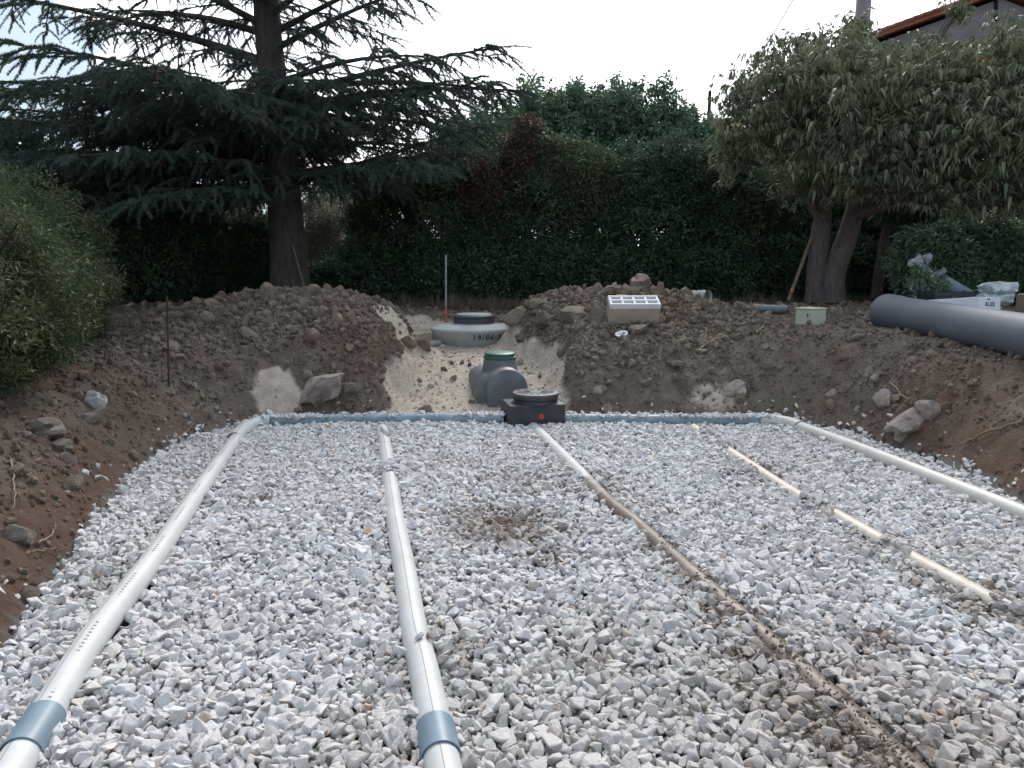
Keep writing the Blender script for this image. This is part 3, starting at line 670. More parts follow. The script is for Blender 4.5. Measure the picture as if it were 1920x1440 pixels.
# ================================================================== GREY FILTER TANK
tk = on_z(948, 778, .0); tk = at_y(948, 735, 6.72); zt = tk[2]
t = empty('filter_tank', (tk[0], tk[1], zt-.22), (0, 0, R(11.5))); tag(t, 'grey plastic filter tank with domed end and green lid in the sandy trench', 'tank')
def rounded_tank():
    bm = bmesh.new(); rows = []
    prof = []
    for (yy, w, h, top) in ((.10, .20, .30, .36), (.12, .222, .315, .40), (.24, .232, .32, .42), (.60, .232, .32, .42), (.76, .225, .31, .41), (.78, .20, .28, .38)):
        ring = []
        for k_ in range(40):
            a = 2*PI*k_/40; cx, sy_ = math.cos(a), math.sin(a)
            ex = math.copysign(abs(cx)**.5, cx)*w; ez = .18+math.copysign(abs(sy_)**.8, sy_)*(top-.18 if sy_ > 0 else .42)
            ring.append(bm.verts.new((ex, yy, ez)))
        rows.append(ring)
    for a, b_ in zip(rows, rows[1:]):
        for k_ in range(40): bm.faces.new((a[k_], a[(k_+1) % 40], b_[(k_+1) % 40], b_[k_]))
    bm.faces.new(rows[0]); bm.faces.new(rows[-1]); return bm
me = bm_mesh('body', rounded_tank()); smooth_by_angle(me, 40); o = link('body', me, t, M_tank); o.location = (-.025, 0, -.035)
bm = lathe_bm([(0, 0), (.10, .0), (.165, .006), (.185, .018), (.192, .04), (.194, .30)], 56); me = bm_mesh('domed_end', bm); smooth_by_angle(me, 40)
for v in me.vertices: v.co.x *= 1.02; v.co.y *= 1.12 if v.co.y < 0 else 1.75
o = link('domed_end', me, t, M_tank); o.rotation_euler = (-PI/2, 0, 0); o.location = (.02, -.02, .22)
bm = lathe_bm([(.185, 0), (.165, .12), (.155, .16), (.15, .20)], 48); me = bm_mesh('neck', bm); smooth_by_angle(me, 40); o = link('neck', me, t, M_tank); o.location = (.01, .34, .29)
bm = lathe_bm([(.0, -.005), (.150, .0), (.152, .018), (.158, .02), (.158, .032), (.142, .036), (.142, .052), (.146, .053), (.146, .066), (.135, .072), (.128, .074), (0, .074)], 56)
me = bm_mesh('green_lid', bm); smooth_by_angle(me, 30); o = link('green_lid', me, t, M_green); o.location = (.01, .34, .475)
TANK = t

# ================================================================== CONCRETE TANK
cc = at_y(886, 612, 8.95); t = empty('concrete_tank', (cc[0], cc[1], cc[2]-.22)); tag(t, 'round pale concrete septic tank with dark lid and blue stencilled date', 'septic tank')
RB = .50
bm = lathe_bm([(.30, -.1), (.40, .0), (.47, .12), (.505, .19), (.50, .21), (.40, .245), (.25, .262), (0, .262)], 40); me = bm_mesh('body', bm); smooth_by_angle(me, 30); link('body', me, t, M_conc)
bm = lathe_bm([(.245, .25), (.245, .30), (.25, .302), (.25, .316), (.235, .322), (.235, .334), (.252, .336), (.252, .356), (.24, .362), (0, .366)], 56); me = bm_mesh('lid', bm); smooth_by_angle(me, 30)
o = link('lid', me, t, M_lid); o.location = (.02, 0, 0)
bm = lathe_bm([(.21, .3655), (.20, .375), (.1, .379), (0, .38)], 40); me = bm_mesh('lid_dust', bm, True); o = link('lid_dust', me, t, M_conc); o.location = (.02, 0, 0)
def text_mesh(txt, size, depth=.002, off=0.):
    cu = bpy.data.curves.new('txt', 'FONT'); cu.body = txt; cu.size = size; cu.extrude = depth; cu.offset = off; cu.space_character = 1.25
    ob = bpy.data.objects.new('txt', cu); COL.objects.link(ob); bpy.context.view_layer.update()
    me = bpy.data.meshes.new_from_object(ob.evaluated_get(bpy.context.evaluated_depsgraph_get())); bpy.data.objects.remove(ob); return me
me = text_mesh('19/06/2', .088, .002, .0008)
for v in me.vertices:   # bend the stencil round the wall
    x_, y_, z_ = v.co; zz = .10+y_; rr = np.interp(zz, [0, .12, .19], [.40, .47, .505])+.017+z_
    th = (x_+.02)/.46; v.co = (rr*math.sin(th), -rr*math.cos(th), zz)
link('stencilled_date', me, t, M_ink)
bm = lathe_bm([(.045, 0), (.045, .03), (.03, .03), (.03, .0)], 24); me = bm_mesh('outlet', bm, True); o = link('outlet', me, t, M_pvc_grey)
a_ = R(-142); o.location = (.44*math.cos(a_), .44*math.sin(a_), .05); o.rotation_euler = Vector((math.cos(a_), math.sin(a_), .0)).to_track_quat('Z', 'Y').to_euler()
pa = cc+np.array([.44*math.cos(a_), .44*math.sin(a_), -.17]); pb = at_y(788, 633, 8.5); pb[2] = gz(pb[0], pb[1])+.03
o = pipe_obj('inlet_pipe', bend(pa, (pa+pb)/2+np.array([0, 0, .01]), pb), .035, M_conc); tag(o, 'thin grey pipe on the sand beside the concrete tank', 'pipe')

# ================================================================== BLOCK, SMALL BOX, SHORT PIPE, CAP
bp = ground(1188, 612); t = empty('concrete_block', (bp[0], bp[1], gz(bp[0], bp[1])-.03), (R(8), 0, R(1))); tag(t, 'beige hollow concrete block standing on the soil mound showing two rows of cells', 'concrete block')
W_, D_, H_ = .50, .20, .20
link('body', bm_mesh('body', box_bm(W_, D_, H_-.03, .003, 1, (0, D_/2, (H_-.03)/2))), t, M_block)
# webs form the cell openings on top
webs = bmesh.new()
def addb(bm, sx, sy, sz, c): bmesh.ops.create_cube(bm, size=1, matrix=Matrix.Translation(c) @ Matrix.Diagonal((sx, sy, sz, 1)))
yr = [.012, .1, .188]
for i_ in range(3): addb(webs, W_, .022, .05, (0, yr[i_], H_-.004))
me = bm_mesh('long_web', webs); link('rim', me, t, M_block_w)
for i_ in range(5):
    x_ = -W_/2+.013+i_*(W_-.026)/4
    for j_ in range(2):
        w_ = bm_mesh('web', box_bm(.024, .0635, .048, .002, 1)); o = link('web', w_, t, M_block_w); o.location = (x_, .056+.088*j_, H_-.006)
for i_ in range(4):
    for j_ in range(2):
        w_ = bm_mesh('cell', box_bm(.088, .058, .012, .004, 1)); o = link('cell', w_, t, M_cell); o.location = (-W_/2+.013+(i_+.5)*(W_-.026)/4, .056+.088*j_, H_-.022)
# lean the block so that its cells face up and forward
t.rotation_euler = (R(23), 0, R(1)); t.location.z += .01

bp = ground(1536, 606); t = empty('meter_box', (bp[0], bp[1], gz(bp[0], bp[1])-.02), (0, 0, R(33))); tag(t, 'small cream metal box with a lid lying on the bare soil', 'box')
link('body', bm_mesh('body', box_bm(.21, .20, .185, .006, 2, (0, .1, .092))), t, M_cream)
link('lid', bm_mesh('lid', box_bm(.222, .212, .014, .004, 1, (0, .1, .1925))), t, M_cream)
link('handle', bm_mesh('handle', box_bm(.004, .014, .03, .001, 1, (-.107, .06, .13))), t, M_black)

def short_pipe(name, p, q, r, mat, label, cat='pipe', th=.9):
    P = np.linspace(p, q, 8); o = pipe_obj(name, P, r, mat); tag(o, label, cat); return o
a = ground(1412, 585); b_ = ground(1464, 588); a[2] = gz(a[0], a[1])+.045; b_ = a+np.array([.33, -.10, -.005])
short_pipe('pipe_offcut', a, b_, .048, M_tank, 'short grey pipe offcut lying on the soil by the small cream box')
a = ground(1166, 636); bm = lathe_bm([(0, .0), (.05, .0), (.055, .03), (.060, .032), (.060, .038), (.05, .038), (.046, .012), (0, .012)], 28); me = bm_mesh('pipe_cap', bm, True)
o = link('plastic_cap', me, None, M_block_w); o.location = (a[0], a[1], gz(a[0], a[1])+.005); o.rotation_euler = (R(20), R(-12), 0); tag(o, 'small white plastic cap half sunk in soil below the concrete block', 'cap')  # a white plastic cap, modelled as a shallow cup
# corrugated pipe behind the mound
a = at_y(1280, 557, 9.4); b_ = at_y(1328, 556, 9.1)
P = np.linspace(a-(b_-a)*2.2, b_, 60); rad = .075+.006*np.sign(np.sin(np.arange(60)*1.6)); V_, Fq_ = tube_arrays(P, rad, 28)
o = link('corrugated_pipe', mesh_np('corrugated_pipe', V_, Fq_, False), None, M_conc); tag(o, 'pale ribbed corrugated pipe end behind the soil mound', 'pipe'); smooth_by_angle(o.data, 30)

# ================================================================== BIG GREY PIPE
a = ground(1660, 611); q = ground(1925, 664); r0 = .158
a[2] = gz(a[0], a[1])+r0*.93; q[2] = gz(q[0], q[1])+r0*.93; dv = (q-a)/np.linalg.norm(q-a)
t = empty('large_grey_pipe', a); tag(t, 'long thick dark grey pipe lying on the soil by the white carton', 'pipe')
Pp = a + dv[None]*np.linspace(0, 3.4, 40)[:, None]; Pp[:, 2] = np.maximum(Pp[:, 2], 0)
rad = np.full(40, r0); rad[:4] = [r0*1.07, r0*1.07, r0*1.06, r0]
V_, Fq_ = tube_arrays(Pp, rad, 56); Vi, Fi = tube_arrays(Pp, rad*.94, 56); nV = len(V_); rg = np.array([(k, (k+1) % 56, nV+(k+1) % 56, nV+k) for k in range(56)])
me = mesh_np('pipe_wall', np.concatenate([V_, Vi]), np.concatenate([Fq_, Fi[:, ::-1]+nV, rg])); smooth_by_angle(me, 40); child(link('pipe_wall', me, None, M_big), t)

# ================================================================== ITEMS BEHIND THE BIG PIPE
c = at_y(1838, 588, 7.3); t = empty('white_carton', (c[0]-.08, c[1]-.12, gz(c[0], c[1])+.01), (R(-6), R(3), R(30))); tag(t, 'flat white carton with dark lettering behind the large grey pipe', 'carton')
link('body', bm_mesh('body', box_bm(.38, .80, .24, .004, 1, (.19, .40, .12))), t, M_white)
me = text_mesh('ALUX', .058, .0006, .0015); o = link('lettering', me, t, M_ink); o.rotation_euler = (PI/2, 0, 0); o.location = (.10, -.002, .155)
me = text_mesh('mini', .03, .0006); o = link('lettering', me, t, M_ink); o.rotation_euler = (PI/2, 0, 0); o.location = (.13, -.002, .212)
c = at_y(1925, 590, 7.2); t = empty('cardboard_box', (c[0]+.24, c[1], gz(c[0], c[1])), (0, 0, R(8))); tag(t, 'brown cardboard box beside the white carton at the picture edge', 'box')
link('body', bm_mesh('body', box_bm(.34, .34, .25, .005, 1, (.10, .2, .125))), t, M_card); link('flap', bm_mesh('flap', box_bm(.34, .30, .006, .002, 1, (.10, .2, .256))), t, M_white)
# film wrapped bundles
def crumple(me, amp, s):
    from mathutils import noise as mn
    for v in me.vertices: v.co += Vector((mn.noise(v.co*s), mn.noise(v.co*s+Vector((9, 3, 1))), mn.noise(v.co*s+Vector((2, 7, 5)))))*amp
for k_, (px_, py_, sx, sz, lb) in enumerate(((1866, 560, .28, .13, 'lower clear plastic wrapped bundle behind the white carton'), (1872, 541, .30, .12, 'upper clear plastic wrapped bundle stacked behind the white carton'))):
    c = at_y(px_, py_, 8.0); bm = box_bm(sx, .28, sz, .045, 4); bmesh.ops.subdivide_edges(bm, edges=bm.edges[:], cuts=2, use_grid_fill=True); me = bm_mesh('film', bm, True); crumple(me, .035, 14)
    t = empty('wrapped_bundle', c, (0, 0, R(10*k_))); tag(t, lb, 'plastic bundle'); link('film', me, t, M_film); link('contents', bm_mesh('contents', box_bm(sx*.72, .18, sz*.66, .01, 1)), t, M_conc)
c = at_y(1808, 560, 8.1); t = empty('black_crate', (c[0], c[1], gz(c[0], c[1])), (0, 0, R(-4))); tag(t, 'black slatted plastic crate behind the white carton', 'crate')
for k_ in range(4):
    o = link('slat', bm_mesh('slat', box_bm(.62, .012, .035, .003, 1, (0, 0, .03+k_*.055))), t, M_crate)
    o = link('slat', bm_mesh('slat', box_bm(.62, .012, .035, .003, 1, (0, .4, .03+k_*.055))), t, M_crate)
for sx in (-.3, .3): link('end_panel', bm_mesh('end_panel', box_bm(.012, .385, .23, .003, 1, (sx, .2, .118))), t, M_crate)
for sx in (-.29, 0, .29): link('post', bm_mesh('post', box_bm(.03, .01, .235, .002, 1, (sx, .0125, .12))), t, M_crate)
a = at_y(1765, 528, 8.9); b_ = at_y(1800, 548, 8.9); t_ = (b_-a); P = np.linspace(a-t_*.1, a+t_*3.2, 16)
o = pipe_obj('leaning_pipe', P, .085, M_pvc_far); tag(o, 'grey pipe leaning down behind the black crate', 'pipe')
bm = bmesh.new(); bmesh.ops.create_grid(bm, x_segments=30, y_segments=44, size=.5); me = bm_mesh('plastic_sheet', bm)
for v in me.vertices: v.co = Vector((v.co.x*.34*(1-.35*math.sin(v.co.y*7)**2), .0, v.co.y*.52))
crumple(me, .16, 7); crumple(me, .05, 19); smooth_by_angle(me, 35); c = at_y(1735, 535, 8.9)
o = link('plastic_sheet', me, None, M_sheet); o.location = c; o.rotation_euler = (R(-18), R(8), 0); tag(o, 'crumpled whitish plastic sheet hanging behind a leafy sprig, above the large grey pipe', 'plastic sheet')

# ================================================================== STAKES, POLES
def rod(name, px, pyt, pyb, Y, r, mat, label, lean=0., parts=None, cat='stake'):
    a = at_y(px, pyb, Y); z0 = gz(a[0], a[1]); top = at_y(px+lean, pyt, Y); t = empty(name, (a[0], a[1], z0)); tag(t, label, cat)
    T_ = Tubes(); T_.add(np.linspace([a[0], a[1], z0-.12], top, 5), r, 10); child(link('shaft', T_.mesh('shaft'), None, mat), t); return t, a, top, z0
g = ground(316, 728); rod('steel_stake', 316, 556, 728, g[1], .008, M_rust, 'thin rusty steel rod standing on the soil bank near the pale stones', -3)
gY = 9.3; t, a, top, z0 = rod('marker_rod', 836, 478, 600, gY, .012, M_steel, 'thin grey metal rod with orange painted foot behind the concrete tank', 0)
T_ = Tubes(); k0 = np.array([a[0], a[1], z0]); u_ = (np.array(top)-k0); T_.add(np.linspace(k0-.05*u_, k0+u_*.26, 4), .0145, 10); child(link('painted_foot', T_.mesh('painted_foot'), None, M_orange), t)
T_ = Tubes(); T_.add(np.linspace(at_y(576, 556, 9.9), at_y(548, 458, 10.05), 5), .012, 8); o = link('wooden_stick', T_.mesh('wooden_stick'), None, M_wood); tag(o, 'thin wooden stick leaning against the cedar trunk', 'stick')
t = empty('wooden_stake', at_y(1480, 560, 9.9)); tag(t, 'wooden pole with orange band leaning against the forked tree trunk', 'stake')
A1, A2 = at_y(1478, 564, 9.9), at_y(1530, 425, 10.3); T_ = Tubes(); T_.add(np.linspace(A1, A2, 6), .022, 10); child(link('shaft', T_.mesh('shaft'), None, M_wood), t)
T_ = Tubes(); T_.add(np.linspace(A1+(A2-A1)*.11, A1+(A2-A1)*.16, 3), .0255, 10); child(link('painted_band', T_.mesh('painted_band'), None, M_orange), t)

# ================================================================== ROCKS
def rock(px, py, w, h, mat, label, seed, flat=.75, rz=0., name='rock', sink=.3, tilt=0.):
    g = ground(px, py); zc = (g-C0)@CF; rw = w/2*zc/F; rh = h/2*zc/F
    me = clod_mesh(seed, 3, .55, 1., 1.); me.materials.append(M_clod if name == 'clod' else mat); o = link(name, me); kk = 1.08 if name == 'clod' else 1.3; sc = (rw*kk, rw*kk*.8, rh*kk*1.05); o.scale = sc
    o.rotation_euler = (0, tilt, rz); o.location = (g[0], g[1]+rw*.3, g[2]+rh*(1-2*sink)); tag(o, label, 'rock' if name == 'rock' else name); return o
rock(597, 742, 112, 52, M_rock, 'large angular beige rock on the bank beside the small sand patch', 71, tilt=.3, rz=2.4)
rock(650, 738, 50, 28, M_rockg, 'brown lump rock touching the large angular beige rock', 32)
rock(176, 764, 34, 36, M_rockw, 'whitish rounded stone standing on the left bank', 33)
rock(170, 786, 48, 16, M_rock, 'flat pinkish stone slab below the whitish rounded stone', 34, tilt=-.3)
rock(68, 812, 92, 38, M_rockg, 'wide grey flat-topped rock on the bank near the bush', 35)
rock(355, 728, 24, 16, M_rock, 'small tan stone beside the rusty steel rod', 36)
rock(318, 655, 26, 18, M_rock, 'pinkish stone high on the mound behind the rusty rod', 37)
rock(203, 632, 34, 16, M_rockg, 'grey brown stone at the edge of the left bush', 38)
rock(490, 797, 34, 18, M_rockg, 'brown stone lying against the header pipe corner', 39, sink=.05)
rock(108, 846, 40, 26, M_rockg, 'dull round stone sunk in the bank below the flat-topped rock', 40)
rock(1712, 800, 66, 40, M_rock, 'large pale rock embedded in the bank above the outermost pipe', 41, tilt=-.5)
rock(1748, 775, 34, 34, M_rock, 'brownish stone against the large pale embedded rock', 42)
rock(1380, 742, 42, 36, M_rock, 'round tan stone embedded halfway up the bank', 43)
rock(1122, 738, 24, 18, M_rock, 'small tan stone on the bank above the black box', 44)
rock(1140, 775, 26, 22, M_rock, 'small pointed pinkish stone at the foot of the bank near the black box', 45)
rock(1568, 742, 26, 16, M_rock, 'small pinkish stone on the bank under the short grey pipe', 46)
rock(1200, 546, 48, 30, M_rockg, 'big brown clod on top of the mound behind the concrete block', 47, name='clod', sink=.05)
rock(1150, 556, 40, 22, M_rockg, 'brown clod on the mound crest just behind the block corner', 48, name='clod', sink=.1)
rock(975, 604, 58, 42, M_rockg, 'largest rounded brown clod beside the concrete tank lid', 49, name='clod', sink=.25)
rock(1022, 612, 42, 34, M_rockg, 'rounded brown clod just right of the largest clod', 66, name='clod', sink=.2)
rock(1005, 580, 40, 28, M_rockg, 'brown clod on the mound slope above the largest clod', 67, name='clod', sink=.2)
rock(1075, 597, 44, 38, M_rockg, 'tall brown clod between the concrete tank and the block', 50, name='clod')
rock(1118, 610, 34, 44, M_rock, 'tan pointed clod leaning against the concrete block', 51, name='clod', tilt=.7)
rock(980, 640, 30, 22, M_rockg, 'tan clod below the largest clod by the concrete tank', 52, name='clod')
rock(1195, 630, 40, 26, M_rockg, 'brown clod lying against the front of the concrete block', 53, name='clod', sink=.15)
rock(795, 655, 38, 36, M_rockg, 'squarish brown clod at the sand edge of the big mound', 54, name='clod', sink=.15)
rock(760, 650, 36, 28, M_rockg, 'rounded brown clod left of the sandy trench behind the squarish clod', 55, name='clod')
rock(885, 757, 14, 10, M_rockg, 'small dark clod on the sand in front of the filter tank', 56, name='clod', sink=.1)
rock(798, 782, 36, 26, M_rockg, 'brown clod at the foot of the sandy trench by the header pipe', 57, name='clod')
rock(1053, 670, 16, 16, M_rockg, 'small round brown clod on the sand edge beside the filter tank', 58, name='clod', sink=.1)
rock(30, 1010, 50, 30, M_rockg, 'brown stone low on the bank at the left picture edge', 59)
rock(1660, 760, 34, 30, M_rock, 'rusty pink stone sunk in the bank beside the embedded pale rock', 60)

# roots and twigs
def twig(pts, r, mat, label, name='root', lift=.012):
    P = []
    for a_, b_ in pts:
        g = ground(a_, b_); P.append([g[0], g[1], max(g[2], gz(g[0], g[1]))+lift])
    P = np.array(P); t_ = np.linspace(0, len(P)-1, 14); P = np.stack([np.interp(t_, range(len(P)), P[:, i]) for i in range(3)], -1)+rng.normal(0, .004, (14, 3))
    T_ = Tubes(); T_.add(P, np.linspace(r, r*.4, 14), 7); o = link(name, T_.mesh(name), None, mat); tag(o, label, name); return o
twig([(1312, 664), (1325, 652), (1362, 640)], .011, M_root, 'curved pale root on the slope right of the concrete block', lift=.03)
twig([(1418, 636), (1432, 618)], .008, M_root, 'short straight pale root on the soil below the short grey pipe', lift=.03)
twig([(1185, 655), (1216, 643)], .007, M_root, 'thin root below the white plastic cap', lift=.02)
twig([(1920, 802), (1880, 812), (1835, 828), (1800, 842)], .012, M_wood, 'long dark root on the bank at the right picture edge', lift=.03)
twig([(1668, 728), (1690, 745), (1702, 755)], .007, M_root, 'thin crooked root above the large embedded pale rock', lift=.02)
twig([(58, 1048), (120, 1052), (190, 1056)], .004, M_wood, 'thin dark twig lying over the gravel edge', 'twig', .03)
twig([(70, 1030), (100, 1010), (105, 995)], .004, M_root, 'thin curved root on the bank left of the gravel', lift=.02)
twig([(330, 830), (355, 812), (362, 800)], .004, M_root, 'fine pale root on the bank near the first pipe end', lift=.02)
twig([(20, 870), (30, 920), (26, 960)], .004, M_root, 'fine root hanging on the bank below the flat-topped rock', lift=.02)

# ================================================================== FOLIAGE
def leaf_quads(n, spread, ln, wd, droop=0., seed=0, curl=.25, dirs=None, segs=2):
    """clump of folded leaves -> mesh arrays"""
    r = np.random.default_rng(seed); V = []; Fc = []
    for i in range(n):
        base = r.normal(0, 1, 3); base = base/np.linalg.norm(base)*spread*r.random()**.5
        d = base/ (np.linalg.norm(base)+1e-6)+r.normal(0, .7, 3); d[2] -= droop; d /= np.linalg.norm(d)
        l = ln*r.uniform(.65, 1.25); w = wd*r.uniform(.7, 1.2)
        s_ = np.cross(d, r.normal(0, 1, 3)); s_ /= np.linalg.norm(s_)+1e-6; nn = np.cross(s_, d); k = len(V)
        mid = base+d*l*.5-nn*w*.25; tip = base+d*l-np.array([0, 0, 1])*l*curl*(.3+droop*.3)
        V += [base, mid+s_*w*.5+nn*w*.2, tip, mid-s_*w*.5+nn*w*.2, mid]
        Fc += [(k, k+1, k+4), (k+1, k+2, k+4), (k, k+4, k+3), (k+4, k+2, k+3)]
    return np.array(V), np.array(Fc)
def clump_variants(name, mat, count, **k):
    out = []
    for i in range(count):
        V_, F_ = leaf_quads(seed=hash(name) % 1000+i if False else sum(map(ord, name))+i*13, **k); me = mesh_np(name, V_, F_); me.materials.append(mat); out.append(me)
    return out
def fill(blobs, n, shell=.45, seed=1, zmin=.45, face=True, lump=.22):
    """random points in the outer shell of ellipsoids (cx,cy,cz,rx,ry,rz), pushed in and out by noise; more on the lit, camera side"""
    r = np.random.default_rng(seed); vol = np.array([b_[3]*b_[4]+b_[4]*b_[5]+b_[3]*b_[5] for b_ in blobs]); k = r.choice(len(blobs), n*2, p=vol/vol.sum()); B = np.array(blobs)[k]
    d = r.normal(0, 1, (n*2, 3)); d /= np.linalg.norm(d, axis=1)[:, None]
    if face: flip = (d[:, 1] > .25) & (r.random(n*2) < .6); d[flip, 1] *= -1
    f = 1-shell*r.random(n*2)**1.3
    f = f*(1+lump*2*(fbm(d[:, 0]*3+B[:, 0]*2, d[:, 2]*3+d[:, 1]*2+B[:, 2]*2, 3, seed)))
    P = B[:, :3]+d*B[:, 3:]*f[:, None]; inside = np.zeros(n*2, bool)
    for b_ in blobs:
        q = (P-np.array(b_[:3]))/np.array(b_[3:]); inside |= (np.linalg.norm(q, axis=1) < 1-shell*1.02)
    P = P[(~inside) & (P[:, 2] > zmin)]; return P[:n]
def foliage(name, blobs, n, variants, parent, seed=1, smin=.7, smax=1.3, zmin=.5, shell=.45, lump=.22, tilt=.6, face=True):
    P = fill(blobs, n, shell, seed, zmin, face, lump); r = np.random.default_rng(seed+5); n = len(P)
    rot = np.stack([r.normal(0, tilt, n), r.normal(0, tilt, n), r.uniform(0, 2*PI, n)], -1); s_ = r.uniform(smin, smax, n)
    o = scatter(name, P-np.array(parent.location), rot, np.repeat(s_[:, None], 3, 1), r.integers(0, len(variants), n), variants, parent); tag(o, kind='stuff'); return o, P
V_hedge = clump_variants('hedge_sprig', M_hedge, 8, n=34, spread=.075, ln=.060, wd=.022)
V_hedgeb = clump_variants('brown_sprig', M_hedgeb, 5, n=34, spread=.075, ln=.060, wd=.020)
V_broad = clump_variants('broad_sprig', M_broad, 8, n=20, spread=.10, ln=.115, wd=.042, droop=.5)
V_bush = clump_variants('bush_sprig', M_bush, 8, n=52, spread=.07, ln=.034, wd=.010)
V_olive = clump_variants('olive_sprig', M_olive, 5, n=30, spread=.09, ln=.055, wd=.020)
V_yel = clump_variants('yellow_sprig', M_yellow, 4, n=34, spread=.06, ln=.035, wd=.012)

def zpx(py, Y): return at_y(960, py, Y)[2]
def xpx(px, Y): return at_y(px, 600, Y)[0]
def blob_px(px, pyt, Y, wpx, zb=.7, ry=.8):
    """ellipsoid standing from zb up to pixel row pyt, wpx wide, at distance Y"""
    zt_ = zpx(pyt, Y); return (xpx(px, Y), Y, (zt_+zb)/2, wpx/2*Y/F, ry, (zt_-zb)/2*1.04)
def stems(name, bases, tops, parent, mat, r0=.05, k=3):
    rr = random.Random(len(bases))
    for b_, tp in zip(bases, tops):
        T_ = Tubes()
        b_ = np.array(b_); tp = np.array(tp); m_ = (b_+tp)/2+np.array([rr.uniform(-.1, .1), rr.uniform(-.1, .1), 0]); T_.add(bend(b_, m_, tp, 8), np.linspace(r0, r0*.3, 8), 7)
        for _ in range(k):
            s0 = b_+(tp-b_)*rr.uniform(.3, .8); e = s0+np.array([rr.uniform(-.7, .7), rr.uniform(-.5, .5), rr.uniform(.3, .9)]); T_.add(bend(s0, (s0+e)/2+np.array([0, 0, .1]), e, 5), np.linspace(r0*.45, r0*.12, 5), 5)
        child(link(name, T_.mesh(name), None, mat), parent)
def plant(name, label, cat, blobs, n, variants, group=None, mat=M_bark_d, r0=.05, seed=1, part='foliage', **k):
    b0_ = blobs[0]; t = empty(name, (b0_[0], b0_[1], gz(b0_[0], b0_[1]))); tag(t, label, cat, group)
    stems('trunk', [(b_[0], b_[1], gz(b_[0], b_[1])-.1) for b_ in blobs if b_[2]-b_[5] < 2.4], [(b_[0], b_[1], b_[2]+b_[5]*.5) for b_ in blobs if b_[2]-b_[5] < 2.4], t, mat, r0)
    foliage(part, blobs, n, variants, t, seed=seed, **k); return t

# hedge across the back
hb = [blob_px(x_, y_, Y_, w_, .7, .85) for x_, y_, Y_, w_ in ((745, 300, 12.3, 170), (830, 290, 12.0, 200), (920, 262, 12.2, 200), (1010, 250, 12.0, 210), (1100, 262, 12.1, 220), (1200, 285, 12.0, 220), (1290, 262, 12.3, 210), (1375, 285, 12.1, 210), (1460, 290, 12.4, 220), (1550, 300, 12.6, 220), (1650, 310, 12.6, 240), (1760, 300, 12.8, 260), (1880, 300, 12.8, 280), (2000, 290, 12.8, 280))]
low = [(xpx(x_, 11.6), 11.6, 1.15, .75, .55, .62) for x_ in range(700, 2050, 110)]
plant('hedge', 'long dark dense evergreen hedge closing the back of the garden', 'hedge', hb+low, 17000, V_hedge, seed=3, smin=.8, smax=1.6, lump=.30)
V_mid = clump_variants('mid_sprig', leaf_mat('mid_green_leaves', [(0, (.05, .075, .035)), (.5, (.075, .105, .05)), (1, (.11, .14, .07))], (.09, .10, .065), 1.2), 6, n=34, spread=.09, ln=.06, wd=.02)
plant('leafy_bush', 'mid green bushy crown bulging over the middle of the dark hedge', 'bush', [blob_px(1045, 258, 11.7, 150, 1.9, .5), blob_px(1100, 280, 11.6, 110, 2.0, .4)], 1300, V_mid, seed=61, lump=.5)
plant('leafy_bush', 'grey green rounded bush top over the hedge behind the concrete block', 'bush', [blob_px(1250, 262, 11.8, 150, 2.0, .5), blob_px(1180, 300, 11.7, 90, 2.0, .4)], 900, V_hedge, seed=62, lump=.5)
plant('hedge_shrub', 'brownish dying shrub top standing out of the dark hedge', 'shrub', [blob_px(985, 222, 11.6, 95, 1.9, .3), blob_px(900, 292, 11.5, 90, 2.0, .25)], 600, V_hedgeb, seed=4)
plant('broadleaf_tree', 'tall green broadleaf tree rising behind the hedge centre', 'tree', [blob_px(1100, 172, 15, 150, 2, 1.0), blob_px(1150, 150, 15, 90, 2.6, .8), blob_px(1040, 182, 14.8, 130, 2, 1), blob_px(1205, 178, 14.9, 120, 2, 1), blob_px(1245, 240, 14.6, 100, 2, .9), blob_px(985, 178, 15.2, 90, 2, .8), blob_px(1075, 150, 15, 50, 3, .5), blob_px(1270, 205, 14.8, 50, 2.6, .4), blob_px(1300, 240, 14.6, 70, 2.2, .5)], 4200, V_broad, r0=.11, seed=6, smin=.6, smax=1.3, lump=.6)
plant('broadleaf_tree', 'lighter green broadleaf tree between the cedar branches and the hedge centre', 'tree', [blob_px(930, 190, 16, 170, 2, 1), blob_px(860, 230, 16.5, 150, 2, 1)], 1600, V_broad, r0=.1, seed=7, lump=.4)
plant('broadleaf_tree', 'sparse leafy tree by the slim mast beside the drooping tree', 'tree', [blob_px(1315, 235, 15.5, 110, 2, .8), blob_px(1370, 260, 15.2, 130, 2, .8)], 1000, V_broad, r0=.08, seed=8, lump=.45)
plant('olive_bush', 'pale olive brown bush seen through the gap beside the cedar trunk', 'bush', [blob_px(640, 372, 14.5, 150, .7, .6), blob_px(590, 345, 15, 130, .7, .6), blob_px(660, 330, 16.5, 150, .7, .6)], 2300, V_olive, seed=9)
plant('green_tree', 'light green tree behind the cedar trunk catching sky', 'tree', [blob_px(590, 262, 17, 150, 1.2, .8), blob_px(500, 330, 15, 200, .8, .8), blob_px(420, 345, 14.5, 170, .8, .8)], 2300, V_olive, seed=19, lump=.4)
plant('shrub', 'low dark shrub under the cedar at the trunk foot', 'shrub', [blob_px(600, 500, 11.6, 120, .7, .4), blob_px(665, 480, 12.2, 110, .7, .5)], 900, V_hedge, seed=10)
